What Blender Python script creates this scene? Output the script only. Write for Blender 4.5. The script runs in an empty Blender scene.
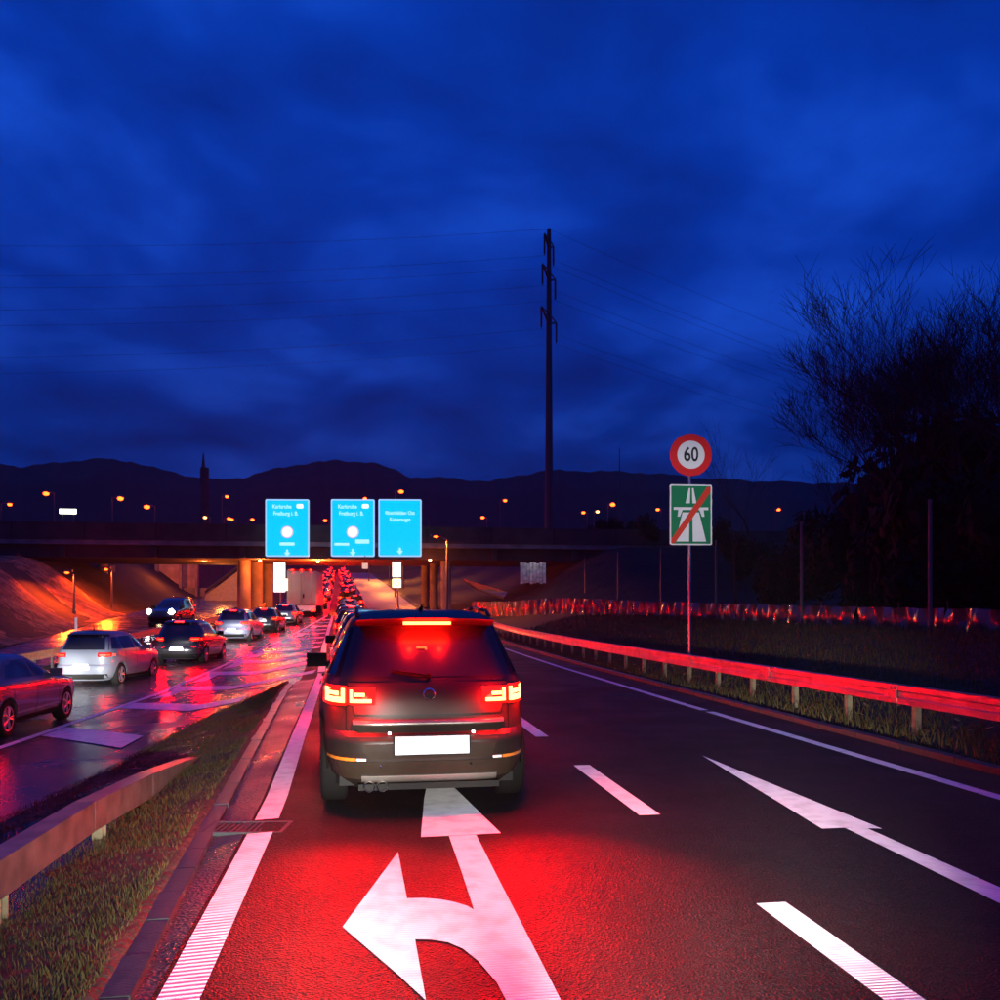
import bpy, bmesh, math, random
from mathutils import Vector, Matrix
import numpy as np
random.seed(7)
R_ = math.radians
sc = bpy.context.scene
COL = sc.collection

# ------------------------------------------------------------------ camera
FPX = 900.0; HOR = 612.0; CAMH = 1.65
TH = math.atan(128.0 / FPX); SN, CS = math.sin(TH), math.cos(TH)
cd = bpy.data.cameras.new('camera'); cam = bpy.data.objects.new('camera', cd); COL.objects.link(cam)
cam.location = (0, 0, CAMH); cam.rotation_euler = (R_(90), 0, -TH)
cd.sensor_width = 36; cd.lens = 36 * FPX / 1000; cd.shift_y = (HOR - 500) / 1000
cd.clip_start = 0.05; cd.clip_end = 3000
sc.camera = cam

# ------------------------------------------------------------------ world: blue hour under broken cloud
w = bpy.data.worlds.new('World'); sc.world = w; w.use_nodes = True
nt = w.node_tree; N = nt.nodes; L = nt.links; N.clear()
def wn(t, **k):
    n = N.new(t)
    for a, b in k.items(): setattr(n, a, b)
    return n
out = wn('ShaderNodeOutputWorld'); bg = wn('ShaderNodeBackground')
tc = wn('ShaderNodeTexCoord'); sep = wn('ShaderNodeSeparateXYZ'); L.new(tc.outputs['Generated'], sep.inputs[0])
zz = wn('ShaderNodeMath', operation='MAXIMUM'); L.new(sep.outputs[2], zz.inputs[0]); zz.inputs[1].default_value = 0.0
za = wn('ShaderNodeMath', operation='ADD'); L.new(zz.outputs[0], za.inputs[0]); za.inputs[1].default_value = 0.22
dx = wn('ShaderNodeMath', operation='DIVIDE'); L.new(sep.outputs[0], dx.inputs[0]); L.new(za.outputs[0], dx.inputs[1])
dy = wn('ShaderNodeMath', operation='DIVIDE'); L.new(sep.outputs[1], dy.inputs[0]); L.new(za.outputs[0], dy.inputs[1])
cmb = wn('ShaderNodeCombineXYZ'); L.new(dx.outputs[0], cmb.inputs[0]); L.new(dy.outputs[0], cmb.inputs[1])
n1 = wn('ShaderNodeTexNoise'); n1.inputs['Scale'].default_value = 1.9; n1.inputs['Detail'].default_value = 7; n1.inputs['Roughness'].default_value = 0.52
n1.inputs['Distortion'].default_value = 0.25
L.new(cmb.outputs[0], n1.inputs['Vector'])
r1 = wn('ShaderNodeValToRGB'); L.new(n1.outputs['Fac'], r1.inputs[0])
e = r1.color_ramp.elements
e[0].position = 0.30; e[0].color = (0.0001, 0.011, 0.170, 1)
e[1].position = 0.72; e[1].color = (0.0060, 0.080, 0.700, 1)
m_ = r1.color_ramp.elements.new(0.5); m_.color = (0.0002, 0.031, 0.370, 1)
# towards the horizon the dusk sky gets dimmer and slightly violet
r2 = wn('ShaderNodeValToRGB'); L.new(sep.outputs[2], r2.inputs[0])
e = r2.color_ramp.elements
e[0].position = 0.0; e[0].color = (1.5, 0.48, 0.40, 1)
e[1].position = 0.62; e[1].color = (1.3, 1.25, 1.12, 1)
m_ = r2.color_ramp.elements.new(0.17); m_.color = (1.3, 0.62, 0.55, 1)
m_ = r2.color_ramp.elements.new(0.34); m_.color = (1.0, 0.88, 0.85, 1)
mul = wn('ShaderNodeMixRGB', blend_type='MULTIPLY'); mul.inputs[0].default_value = 1
L.new(r1.outputs[0], mul.inputs[1]); L.new(r2.outputs[0], mul.inputs[2])
sky = wn('ShaderNodeTexSky', sky_type='NISHITA'); sky.sun_disc = False
SUN_EL, SUN_ROT = R_(-4.0), R_(200)
sky.sun_elevation = SUN_EL; sky.sun_rotation = SUN_ROT
sks = wn('ShaderNodeMixRGB', blend_type='MULTIPLY'); sks.inputs[0].default_value = 1
L.new(sky.outputs[0], sks.inputs[1]); sks.inputs[2].default_value = (0.01, 0.02, 0.05, 1)
add = wn('ShaderNodeMixRGB', blend_type='ADD'); add.inputs[0].default_value = 1
L.new(mul.outputs[0], add.inputs[1]); L.new(sks.outputs[0], add.inputs[2])
L.new(add.outputs[0], bg.inputs['Color']); bg.inputs['Strength'].default_value = 1.05
L.new(bg.outputs[0], out.inputs['Surface'])

# last glow of the sun below the horizon
sd = bpy.data.lights.new('sun', 'SUN'); sd.energy = 0.004; sd.angle = R_(20); sd.color = (0.7, 0.8, 1.0)
sun = bpy.data.objects.new('sun', sd); COL.objects.link(sun); sun.rotation_euler = (R_(55), 0, R_(-20))

vs = sc.view_settings; vs.view_transform = 'Standard'; vs.look = 'None'; vs.gamma = 1; vs.exposure = 0; vs.use_curve_mapping = False
sc.render.engine = 'CYCLES'
cy = sc.cycles
cy.use_denoising = True
try: cy.denoiser = 'OPENIMAGEDENOISE'
except Exception: pass
cy.max_bounces = 4; cy.diffuse_bounces = 2; cy.glossy_bounces = 3; cy.transmission_bounces = 2; cy.volume_bounces = 0
cy.transparent_max_bounces = 6; cy.sample_clamp_indirect = 4; cy.caustics_reflective = False; cy.caustics_refractive = False

# ------------------------------------------------------------------ helpers
def gx(px, D): return D * SN + (px - 500) / FPX * D * CS
def gy(px, D): return D * CS - (px - 500) / FPX * D * SN
def zz_at(py, D): return CAMH - (py - HOR) / FPX * D
def W(px, D, py=None, z=0.0):
    return Vector((gx(px, D), gy(px, D), zz_at(py, D) if py is not None else z))
def curve(pts):
    a = sorted((gy(p, d), gx(p, d)) for p, d in pts)
    ys = [q[0] for q in a]; xs = [q[1] for q in a]
    return lambda y: float(np.interp(y, ys, xs))

MATS = {}
def mat(name, col, rough=0.6, metal=0.0, spec=0.35, var=0.0, vscale=4.0, bump=0.0, bscale=20.0, coat=0.0, emit=None, estr=0.0, sheen=None, bdist=0.02):
    if name in MATS: return MATS[name]
    m = bpy.data.materials.new(name); m.use_nodes = True
    t = m.node_tree; b = t.nodes['Principled BSDF']
    b.inputs['Base Color'].default_value = (*col, 1); b.inputs['Roughness'].default_value = rough
    b.inputs['Metallic'].default_value = metal; b.inputs['Specular IOR Level'].default_value = spec
    b.inputs['Coat Weight'].default_value = coat
    b.inputs['Coat Roughness'].default_value = 0.05
    co = t.nodes.new('ShaderNodeTexCoord')
    if var > 0:
        n = t.nodes.new('ShaderNodeTexNoise'); n.inputs['Scale'].default_value = vscale; n.inputs['Detail'].default_value = 6
        t.links.new(co.outputs['Object'], n.inputs['Vector'])
        r = t.nodes.new('ShaderNodeValToRGB'); t.links.new(n.outputs['Fac'], r.inputs[0])
        r.color_ramp.elements[0].position = 0.3; r.color_ramp.elements[1].position = 0.7
        r.color_ramp.elements[0].color = (*[c * (1 - var) for c in col], 1)
        r.color_ramp.elements[1].color = (*[min(1, c * (1 + var)) for c in col], 1)
        t.links.new(r.outputs[0], b.inputs['Base Color'])
    if bump > 0:
        n = t.nodes.new('ShaderNodeTexNoise'); n.inputs['Scale'].default_value = bscale; n.inputs['Detail'].default_value = 3
        t.links.new(co.outputs['Object'], n.inputs['Vector'])
        bp = t.nodes.new('ShaderNodeBump'); bp.inputs['Strength'].default_value = bump; bp.inputs['Distance'].default_value = bdist
        t.links.new(n.outputs['Fac'], bp.inputs['Height']); t.links.new(bp.outputs[0], b.inputs['Normal'])
    if emit:
        b.inputs['Emission Color'].default_value = (*emit, 1); b.inputs['Emission Strength'].default_value = estr
    MATS[name] = m
    return m

def asphalt(name, base, rlo, rhi, grain, bstr, bdist, wave=0.0, spec=0.5):
    m = bpy.data.materials.new(name); m.use_nodes = True; MATS[name] = m
    t = m.node_tree; b = t.nodes['Principled BSDF']; lk = t.links
    co = t.nodes.new('ShaderNodeTexCoord')
    def noise(s, d=3):
        n = t.nodes.new('ShaderNodeTexNoise'); n.inputs['Scale'].default_value = s; n.inputs['Detail'].default_value = d
        lk.new(co.outputs['Object'], n.inputs['Vector']); return n
    big = noise(0.7, 4); fine = noise(grain, 2)
    vo = t.nodes.new('ShaderNodeTexVoronoi'); vo.inputs['Scale'].default_value = grain * 0.9
    lk.new(co.outputs['Object'], vo.inputs['Vector'])
    cr = t.nodes.new('ShaderNodeValToRGB'); lk.new(vo.outputs['Color'], cr.inputs[0])
    cr.color_ramp.elements[0].color = (*[c * 0.15 for c in base], 1); cr.color_ramp.elements[1].color = (*[c * 2.1 for c in base], 1); b.inputs['Specular IOR Level'].default_value = spec
    lk.new(cr.outputs[0], b.inputs['Base Color'])
    mr = t.nodes.new('ShaderNodeMapRange'); lk.new(big.outputs['Fac'], mr.inputs[0])
    mr.inputs[1].default_value = 0.35; mr.inputs[2].default_value = 0.65; mr.inputs[3].default_value = rlo; mr.inputs[4].default_value = rhi
    lk.new(mr.outputs[0], b.inputs['Roughness'])
    ad = t.nodes.new('ShaderNodeMath'); ad.operation = 'ADD'
    lk.new(vo.outputs['Distance'], ad.inputs[0]); lk.new(fine.outputs['Fac'], ad.inputs[1])
    bp = t.nodes.new('ShaderNodeBump'); bp.inputs['Strength'].default_value = bstr; bp.inputs['Distance'].default_value = bdist
    lk.new(ad.outputs[0], bp.inputs['Height'])
    if wave > 0:
        wv = noise(2.2, 2); bp2 = t.nodes.new('ShaderNodeBump'); bp2.inputs['Strength'].default_value = wave; bp2.inputs['Distance'].default_value = 0.05
        lk.new(wv.outputs['Fac'], bp2.inputs['Height']); lk.new(bp.outputs[0], bp2.inputs['Normal']); lk.new(bp2.outputs[0], b.inputs['Normal'])
    else:
        lk.new(bp.outputs[0], b.inputs['Normal'])
    return m

def emis(name, col, s):
    if name in MATS: return MATS[name]
    m = bpy.data.materials.new(name); m.use_nodes = True; t = m.node_tree
    b = t.nodes['Principled BSDF']; b.inputs['Base Color'].default_value = (*[min(1, c) * 0.5 for c in col], 1)
    b.inputs['Emission Color'].default_value = (*col, 1); b.inputs['Emission Strength'].default_value = s
    MATS[name] = m; return m

class MB:
    def __init__(s): s.bm = bmesh.new(); s.mi = 0
    def faces(s, vs_, fs):
        v = [s.bm.verts.new(p) for p in vs_]
        for f in fs:
            try:
                q = s.bm.faces.new([v[i] for i in f]); q.material_index = s.mi
            except ValueError: pass
        return s
    def box(s, c, d, rz=0.0, rx=0.0):
        M = Matrix.Rotation(rz, 3, 'Z') @ Matrix.Rotation(rx, 3, 'X'); c = Vector(c)
        vs_ = [c + M @ Vector((sx * d[0] / 2, sy * d[1] / 2, sz * d[2] / 2)) for sz in (-1, 1) for sy in (-1, 1) for sx in (-1, 1)]
        return s.faces(vs_, [(0, 2, 3, 1), (4, 5, 7, 6), (0, 1, 5, 4), (2, 6, 7, 3), (0, 4, 6, 2), (1, 3, 7, 5)])
    def tube(s, p0, p1, r0, r1=None, n=8, caps=True):
        r1 = r0 if r1 is None else r1
        p0, p1 = Vector(p0), Vector(p1); d = (p1 - p0)
        if d.length < 1e-6: return s
        d.normalize(); a = d.orthogonal().normalized(); b = d.cross(a)
        vs_ = []
        for p, r in ((p0, r0), (p1, r1)):
            for i in range(n):
                t = 2 * math.pi * i / n; vs_.append(p + (a * math.cos(t) + b * math.sin(t)) * r)
        fs = [(i, (i + 1) % n, n + (i + 1) % n, n + i) for i in range(n)]
        if caps: fs += [tuple(range(n - 1, -1, -1)), tuple(range(n, 2 * n))]
        return s.faces(vs_, fs)
    def path(s, pts, r, n=6):
        for a, b in zip(pts, pts[1:]): s.tube(a, b, r, r, n)
        return s
    def prism(s, poly, y0, y1, axis='y'):
        """polygon in (u,v) extruded along an axis"""
        def P(u, v, h):
            return {'y': (u, h, v), 'z': (u, v, h), 'x': (h, u, v)}[axis]
        n = len(poly)
        vs_ = [P(u, v, y0) for u, v in poly] + [P(u, v, y1) for u, v in poly]
        fs = [(i, (i + 1) % n, n + (i + 1) % n, n + i) for i in range(n)] + [tuple(range(n - 1, -1, -1)), tuple(range(n, 2 * n))]
        return s.faces(vs_, fs)
    def ball(s, c, r, u=10, v=6, sz=1.0):
        c = Vector(c); vs_ = []; fs = []
        for j in range(v + 1):
            ph = math.pi * j / v - math.pi / 2
            for i in range(u):
                t = 2 * math.pi * i / u
                vs_.append(c + Vector((r * math.cos(ph) * math.cos(t), r * math.cos(ph) * math.sin(t), r * sz * math.sin(ph))))
        for j in range(v):
            for i in range(u): fs.append((j * u + i, j * u + (i + 1) % u, (j + 1) * u + (i + 1) % u, (j + 1) * u + i))
        s.faces(vs_, fs); bmesh.ops.remove_doubles(s.bm, verts=s.bm.verts, dist=1e-5); return s
    def grid(s, rows):
        n = len(rows[0]); vs_ = [p for r in rows for p in r]
        fs = [(j * n + i, j * n + i + 1, (j + 1) * n + i + 1, (j + 1) * n + i) for j in range(len(rows) - 1) for i in range(n - 1)]
        return s.faces(vs_, fs)
    def mesh(s, name, m, smooth=False, fix=True, bevel=0.0):
        if bevel > 0:
            ed = [e for e in s.bm.edges if len(e.link_faces) == 2 and e.calc_face_angle(0) > 0.6]
            bmesh.ops.bevel(s.bm, geom=ed, offset=bevel, segments=2, affect='EDGES', profile=0.6, clamp_overlap=True)
        if fix: bmesh.ops.recalc_face_normals(s.bm, faces=s.bm.faces)
        me = bpy.data.meshes.new(name); s.bm.to_mesh(me); s.bm.free()
        for q in (m if isinstance(m, (list, tuple)) else [m]): me.materials.append(q)
        if smooth:
            for p in me.polygons: p.use_smooth = True
        return me
    def build(s, name, m, parent=None, smooth=False, loc=None, fix=True, bevel=0.0, auto=None):
        me = s.mesh(name, m, smooth or auto is not None, fix, bevel)
        if auto is not None: me.set_sharp_from_angle(angle=R_(auto))
        return link(name, me, parent, loc)

def link(name, me, parent=None, loc=None):
    o = bpy.data.objects.new(name, me); COL.objects.link(o)
    if parent is not None: o.parent = parent
    if loc is not None: o.location = loc
    return o
def tag(o, label=None, cat=None, group=None, kind=None):
    if label: o['label'] = label
    if cat: o['category'] = cat
    if group: o['group'] = group
    if kind: o['kind'] = kind
    return o
def thing(name, label, cat, loc=(0, 0, 0), rz=0.0, group=None):
    o = bpy.data.objects.new(name, None); COL.objects.link(o); o.location = loc; o.rotation_euler = (0, 0, rz)
    o.empty_display_size = 0.2
    return tag(o, label, cat, group)
def copy_tree(o, parent=None):
    c = o.copy(); COL.objects.link(c)
    if parent is not None: c.parent = parent
    for ch in list(o.children): copy_tree(ch, c)
    return c
def struct(o, label=None, cat=None):
    o['kind'] = 'structure'
    if label: o['label'] = label
    if cat: o['category'] = cat
    return o
def text(name, body, size, m, parent, loc, rot=(R_(90), 0, 0), ext=0.004, align='CENTER', sx=1.0, bold=0.0):
    c = bpy.data.curves.new(name, 'FONT'); c.body = body; c.size = size; c.extrude = ext; c.align_x = align; c.align_y = 'CENTER'; c.offset = bold
    t = bpy.data.objects.new(name, c); COL.objects.link(t)
    me = bpy.data.meshes.new_from_object(t.evaluated_get(bpy.context.evaluated_depsgraph_get()))
    bpy.data.objects.remove(t); bpy.data.curves.remove(c)
    me.materials.clear(); me.materials.append(m); me.name = name
    o = link(name, me, parent, loc); o.rotation_euler = rot; o.scale = (sx, 1, 1)
    return o
def lamp_obj(name, kind, loc, power, col, parent=None, **k):
    d = bpy.data.lights.new(name, kind); d.energy = power; d.color = col
    for a, b in k.items(): setattr(d, a, b)
    o = bpy.data.objects.new(name, d); COL.objects.link(o); o.location = loc
    if parent is not None: o.parent = parent
    return o
def aim(o, target):
    o.rotation_euler = (Vector(target) - Vector(o.location)).to_track_quat('-Z', 'Y').to_euler()

# ------------------------------------------------------------------ materials
M_ASPH = asphalt('asphalt', (0.0105, 0.0092, 0.0098), 0.46, 0.62, 85, 1.0, 0.012, spec=.10)
M_WET = asphalt('wet_asphalt', (0.022, 0.022, 0.026), 0.16, 0.32, 70, 0.25, 0.006, wave=0.10)
M_GUTTER = asphalt('gutter_asphalt', (0.022, 0.022, 0.026), 0.22, 0.50, 50, 0.8, 0.010, wave=0.25)
def paint_mat(name, col, period, axis=1, depth=0.22, wear=0.72, rough=0.45, wpos=0.55):
    m = bpy.data.materials.new(name); m.use_nodes = True; t = m.node_tree; b = t.nodes['Principled BSDF']; lk = t.links
    co = t.nodes.new('ShaderNodeTexCoord'); sp = t.nodes.new('ShaderNodeSeparateXYZ'); lk.new(co.outputs['Object'], sp.inputs[0])
    mu = t.nodes.new('ShaderNodeMath'); mu.operation = 'MULTIPLY'; mu.inputs[1].default_value = 2 * math.pi / period
    lk.new(sp.outputs[axis], mu.inputs[0])
    si = t.nodes.new('ShaderNodeMath'); si.operation = 'SINE'; lk.new(mu.outputs[0], si.inputs[0])
    n = t.nodes.new('ShaderNodeTexNoise'); n.inputs['Scale'].default_value = 6; n.inputs['Detail'].default_value = 8; lk.new(co.outputs['Object'], n.inputs['Vector'])
    r = t.nodes.new('ShaderNodeValToRGB'); lk.new(n.outputs['Fac'], r.inputs[0])
    r.color_ramp.elements[0].position = 0.3; r.color_ramp.elements[0].color = (*[c * wear for c in col], 1); r.color_ramp.elements[1].position = wpos; r.color_ramp.elements[1].color = (*col, 1)
    r3 = t.nodes.new('ShaderNodeValToRGB'); lk.new(si.outputs[0], r3.inputs[0])
    r3.color_ramp.elements[0].position = 0.0; r3.color_ramp.elements[0].color = (1 - depth,) * 3 + (1,); r3.color_ramp.elements[1].position = 0.28; r3.color_ramp.elements[1].color = (1, 1, 1, 1)
    mx = t.nodes.new('ShaderNodeMixRGB'); mx.blend_type = 'MULTIPLY'; mx.inputs[0].default_value = 1
    lk.new(r.outputs[0], mx.inputs[1]); lk.new(r3.outputs[0], mx.inputs[2]); lk.new(mx.outputs[0], b.inputs['Base Color'])
    bp = t.nodes.new('ShaderNodeBump'); bp.inputs['Strength'].default_value = 0.5; bp.inputs['Distance'].default_value = 0.004
    lk.new(si.outputs[0], bp.inputs['Height']); lk.new(bp.outputs[0], b.inputs['Normal'])
    b.inputs['Roughness'].default_value = rough
    MATS[name] = m; return m
M_PAINT = paint_mat('road_paint', (0.86, 0.87, 0.89), 0.045)
M_PAINTA = paint_mat('fine_road_paint', (0.86, 0.87, 0.89), 0.028, depth=0.16)
M_PAINT2 = paint_mat('worn_road_paint', (0.80, 0.80, 0.79), 0.052, depth=0.1, wear=0.6, rough=0.35, wpos=0.5)
M_SOIL = mat('soil', (0.035, 0.028, 0.018), 0.9, var=0.5, vscale=6, bump=0.8, bscale=14, bdist=0.05)
M_GR1 = mat('grass_dark', (0.046, 0.046, 0.012), 0.7, spec=0.25)
M_GR2 = mat('grass_dry', (0.095, 0.062, 0.020), 0.75, spec=0.25)
M_GR3 = mat('grass_olive', (0.066, 0.052, 0.013), 0.7, spec=0.25)
M_FIELD = mat('field', (0.011, 0.010, 0.006), 0.95, var=0.5, vscale=0.4, bump=0.5, bscale=3, bdist=0.2)
M_KERB = mat('kerb_granite', (0.028, 0.028, 0.032), 0.32, var=0.35, vscale=14, bump=0.4, bscale=60, bdist=0.006)
M_GALV = mat('galvanised_steel', (0.42, 0.42, 0.44), 0.30, metal=1.0, var=0.25, vscale=3.5, bump=0.08, bscale=9)
M_GALVP = mat('weathered_steel_post', (0.22, 0.19, 0.11), 0.6, metal=0.1, var=0.35, vscale=9)
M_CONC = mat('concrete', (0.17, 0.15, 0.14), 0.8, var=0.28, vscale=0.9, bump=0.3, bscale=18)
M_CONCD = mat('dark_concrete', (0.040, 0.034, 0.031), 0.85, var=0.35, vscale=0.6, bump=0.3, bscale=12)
M_STEELD = mat('dark_steel', (0.05, 0.05, 0.055), 0.5, metal=0.4)
M_POLE = mat('grey_pole', (0.09, 0.09, 0.09), 0.5, metal=0.3, var=0.2, vscale=2)
M_BLACK = mat('black_plastic', (0.008, 0.008, 0.008), 0.55, spec=.10)
M_CLAD = mat('grey_plastic', (0.028, 0.019, 0.013), 0.55, spec=.12, var=0.12, vscale=10, bump=0.1, bscale=200, bdist=0.002)
M_RUB = mat('tyre_rubber', (0.007, 0.007, 0.007), 0.8, spec=.08, bump=0.3, bscale=80, bdist=0.004)
M_RIM = mat('alloy_rim', (0.45, 0.45, 0.46), 0.3, metal=0.9)
M_CHROME = mat('chrome', (0.70, 0.68, 0.66), 0.14, metal=1.0)
M_GLASSB = mat('tinted_glass', (0.010, 0.009, 0.010), 0.07, spec=0.6, coat=0.3)
M_PLATE = mat('plate_white', (0.86, 0.86, 0.84), 0.5)
M_LENS = mat('red_lens', (0.30, 0.006, 0.006), 0.10, coat=0.6)
M_LENSG = mat('glowing_red_lens', (0.30, 0.006, 0.006), 0.15, coat=0.4, emit=(1.0, 0.006, 0.002), estr=3.0)
M_REFL = mat('amber_reflector', (0.75, 0.20, 0.02), 0.18, coat=0.5)
M_WHITEP = mat('white_plastic', (0.8, 0.8, 0.8), 0.35)
RED = (1.0, 0.00022, 0.00006)
def red_led(name, s, g): return emis(name, (1.0, g / s, 0.25 * g / s), s)
M_LED_HERO = red_led('brake_led_glow', 420, 2.6)
M_LED_HI = red_led('high_brake_glow', 300, 1.8)
M_LED_Q = red_led('queue_brake_glow', 1700, 0.30)
M_LED_FAR = red_led('far_brake_glow', 320, 0.40)
M_LED_DIM = red_led('tail_led_glow', 90, 0.22)
M_HEAD = emis('headlamp_glow', (1.0, 0.96, 0.90), 60)
M_HEADY = emis('warm_headlamp_glow', (1.0, 0.72, 0.35), 30)
M_PLAMP = emis('plate_lamp_glow', (1.0, 0.95, 0.88), 8)
M_SOD = emis('sodium_glow', (1.0, 0.042, 0.004), 18)
M_SODW = emis('warm_white_glow', (1.0, 0.62, 0.28), 6)
M_SIGNB = emis('backlit_cyan', (0.0, 0.62, 1.05), 1.0)
M_SIGNW = emis('backlit_white', (0.45, .96, 1.05), 1.0)
M_SIGNRIM = emis('backlit_rim', (0.35, 0.62, 1.0), 1.0)
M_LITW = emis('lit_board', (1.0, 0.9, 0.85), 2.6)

# ------------------------------------------------------------------ terrain functions
ZL_Y = [-30, 12, 15.5, 26, 34, 46, 61, 80, 120, 160, 205, 265, 330, 420, 560]
ZL_Z = [-0.55, -0.55, -0.55, -0.57, -0.35, 0.10, 0.60, 1.35, 3.6, 6.4, 9.3, 13.0, 16.0, 17, 17]
ZM_Z = [0, 0, 0, 0.02, 0.08, 0.22, 0.60, 1.35, 3.6, 6.4, 9.3, 13.0, 16.0, 17, 17]
zl = lambda y: float(np.interp(y, ZL_Y, ZL_Z)); zm = lambda y: float(np.interp(y, ZL_Y, ZM_Z))
Xb = curve([(-240, 9), (0, 14.5), (165, 25), (222, 33), (280, 46), (306, 60), (328, 79), (331, 120), (332, 200), (333, 330)])   # left border of the gore
Xl = curve([(-241, 1.2), (178, 3.83), (275, 7.78), (297, 11.6), (321, 23.2), (324, 39), (329, 60), (333, 79), (336, 120), (337, 200), (337, 330)])     # white line on the left of the near lane
def Xr(y): return 5.51 if y < 60 else float(np.interp(y, [60, 80, 120, 200, 330], [5.5, 4.8, 4.0, 1.3, -2.0]))
def Xll(y): return float(np.interp(y, [0, 20, 50, 80, 200, 330], [-11.0, -11.0, -9.7, -9.0, -15, -19]))
def H(x, y):
    a, b = Xb(y), Xl(y)
    if b - a < 0.4 or y > 80: return zl(y)
    t = min(1, max(0, (x - a) / (b - a))); return zl(y) * (1 - t) + zm(y) * t
sst = lambda a, b, x: (lambda t: t * t * (3 - 2 * t))(min(1, max(0, (x - a) / (b - a))))
def XT(y): return float(np.interp(y, [30, 43, 72, 84], [-16.2, -16.2, -20, -21]))
def G(x, y):
    xt = XT(y)
    h = H(x, y) - 0.07
    if x > 6.4: h += 0.10 * sst(6.4, 7.0, x) + 1.05 * sst(7.3, 12.5, x)
    if x > 9: h += 5.2 * sst(12, 24, x) * sst(66, 84, y) * (1 - 0.4 * sst(90, 140, y)) + 1.4 * sst(24, 60, x)
    if x > 20: h -= (h - 2.2) * sst(22, 60, x) * sst(100, 140, y) * 0.4
    if x < xt: h += 4.8 * sst(xt, xt - 9.5, x) * sst(26, 50, y) + 1.2 * sst(-37, -70, x)
    return h

def sheet(name, xf, ys, m, lift=0.0, fn=H):
    b = MB(); b.grid([[(x, y, fn(x, y) + lift) for x in xf(y)] for y in ys]); return b.build(name, m, fix=False)
YS = [-6 + 1.0 * i for i in range(87)] + [82 + 6 * i for i in range(42)]
# ground: one sheet out to the foot of the hills
gxs = sorted(set([-480, -300, -200, -140, -100, -80, -60, -50, -44] + [-40 + i * 1.5 for i in range(36)] + [14.5, 16, 18, 20, 22, 24, 27, 30, 35, 42, 50, 60, 80, 120, 200, 320, 480]))
gys = [-40, -20, -10] + [-6 + i * 2 for i in range(53)] + [104 + i * 8 for i in range(20)] + [270, 300, 340, 400, 460, 520]
g = sheet('ground', lambda y: gxs, gys, M_FIELD, fn=G); struct(g)
def lane_cols(y):
    a, b = Xb(y), Xl(y); l = Xll(y)
    return [l, (l + a) / 2, a]
road_l = sheet('left_carriageway', lambda y: [Xll(y), (Xll(y) + Xb(y)) / 2, Xb(y) - 0.02] + [Xb(y) + (max(Xl(y) - 0.5, Xb(y)) - Xb(y)) * t for t in (0.33, 0.66, 1)], YS, M_WET); struct(road_l)
road_m = sheet('main_carriageway', lambda y: [max(Xl(y) - 0.5, Xb(y)), Xl(y), (Xl(y) + Xr(y)) / 2, Xr(y), Xr(y) + 0.75], YS, M_ASPH, lift=0.001); struct(road_m)
road_o = sheet('opposite_carriageway', lambda y: [XT(y) - .2 if y < 86 else -24, (XT(y) + Xll(y)) / 2, Xll(y) - 1.4 if y < 80 else -13.5], YS[:106], M_WET, fn=lambda x, y: zl(y)); struct(road_o)
ln_ = sheet('lamplit_lane', lambda y: [Xl(y) + 3.3, (Xl(y) + 3.3 + Xr(y)) / 2, Xr(y) - .1], YS[78:], mat('pale_lamplit_lane', (.20, .18, .16), .35, var=.2, vscale=.5), lift=0.012); struct(ln_)  # pale sheet over the asphalt: lamplight put into the lane colour
eb = sheet('embankment', lambda y: [XT(y) - .25 - 1.0 * i for i in range(18)], [28 + 2.0 * i for i in range(29)], mat('lamplit_bank', (.17, .09, .045), .9, var=.8, vscale=.9, bump=1.0, bscale=2.6, bdist=.5), lift=.09, fn=lambda x, y: G(x, y) + .22 * math.sin(y * .42 + x * .25) * min(1, (XT(y) - x) / 2)); struct(eb)  # grass slope coloured light and warm, lamplit ridges put into the noise
# wet gutter strip beside the left kerb
Xk = curve([(-196, 1.6), (130, 3.83), (212, 6.66), (257, 11), (287, 19), (296, 22)])
gut = sheet('gutter', lambda y: [Xk(y), (Xk(y) + Xl(y) - 0.12) / 2, Xl(y) - 0.12], [0.4 + 0.6 * i for i in range(38)], M_GUTTER, lift=0.007); struct(gut)

# ------------------------------------------------------------------ road markings (painted, part of the setting)
def mark_poly(name, rows, m=M_PAINT, lift=0.012):
    b = MB(); b.grid([[(x, y, H(x, y) + lift) for x, y in r] for r in rows])
    o = b.build(name, m, fix=False); return struct(o)
def mark_line(name, xf, y0, y1, wd, m=M_PAINT, step=1.0, lift=0.007):
    n = max(1, int(math.ceil((y1 - y0) / step))); ys = [y0 + (y1 - y0) * i / n for i in range(n + 1)]
    return mark_poly(name, [[(xf(y) - wd / 2, y), (xf(y) + wd / 2, y)] for y in ys], m, lift)
mark_line('edge_line', Xl, 0.5, 6.9, 0.185)
mark_line('edge_line', Xl, 7.35, 24.5, 0.185)
mark_line('edge_line', Xl, 24.9, 79, 0.20, M_PAINT2, lift=.014)
mark_line('edge_line', Xr, 3, 14.2, 0.15, M_PAINT2); mark_line('edge_line', Xr, 14.45, 75, 0.15, M_PAINT2)
XD = lambda y: 2.24 - 0.0015 * y
for k in range(12):
    y0 = 2.55 + 4.62 * (k) - 0.05
    mark_line('lane_dash', XD, y0 - 0.07, y0 + 2.32, 0.175, M_PAINTA if k < 4 else M_PAINT2, lift=.007 if k < 4 else .014)
mark_line('edge_line', Xb, 8, 79, 0.18, M_PAINT2, lift=.012)
for k in range(9):
    y0 = 23.5 + k * 4.6
    mark_line('border_block', lambda y: Xb(y) + 0.48, y0, y0 + 2.3, 0.42, M_PAINT2)
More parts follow.
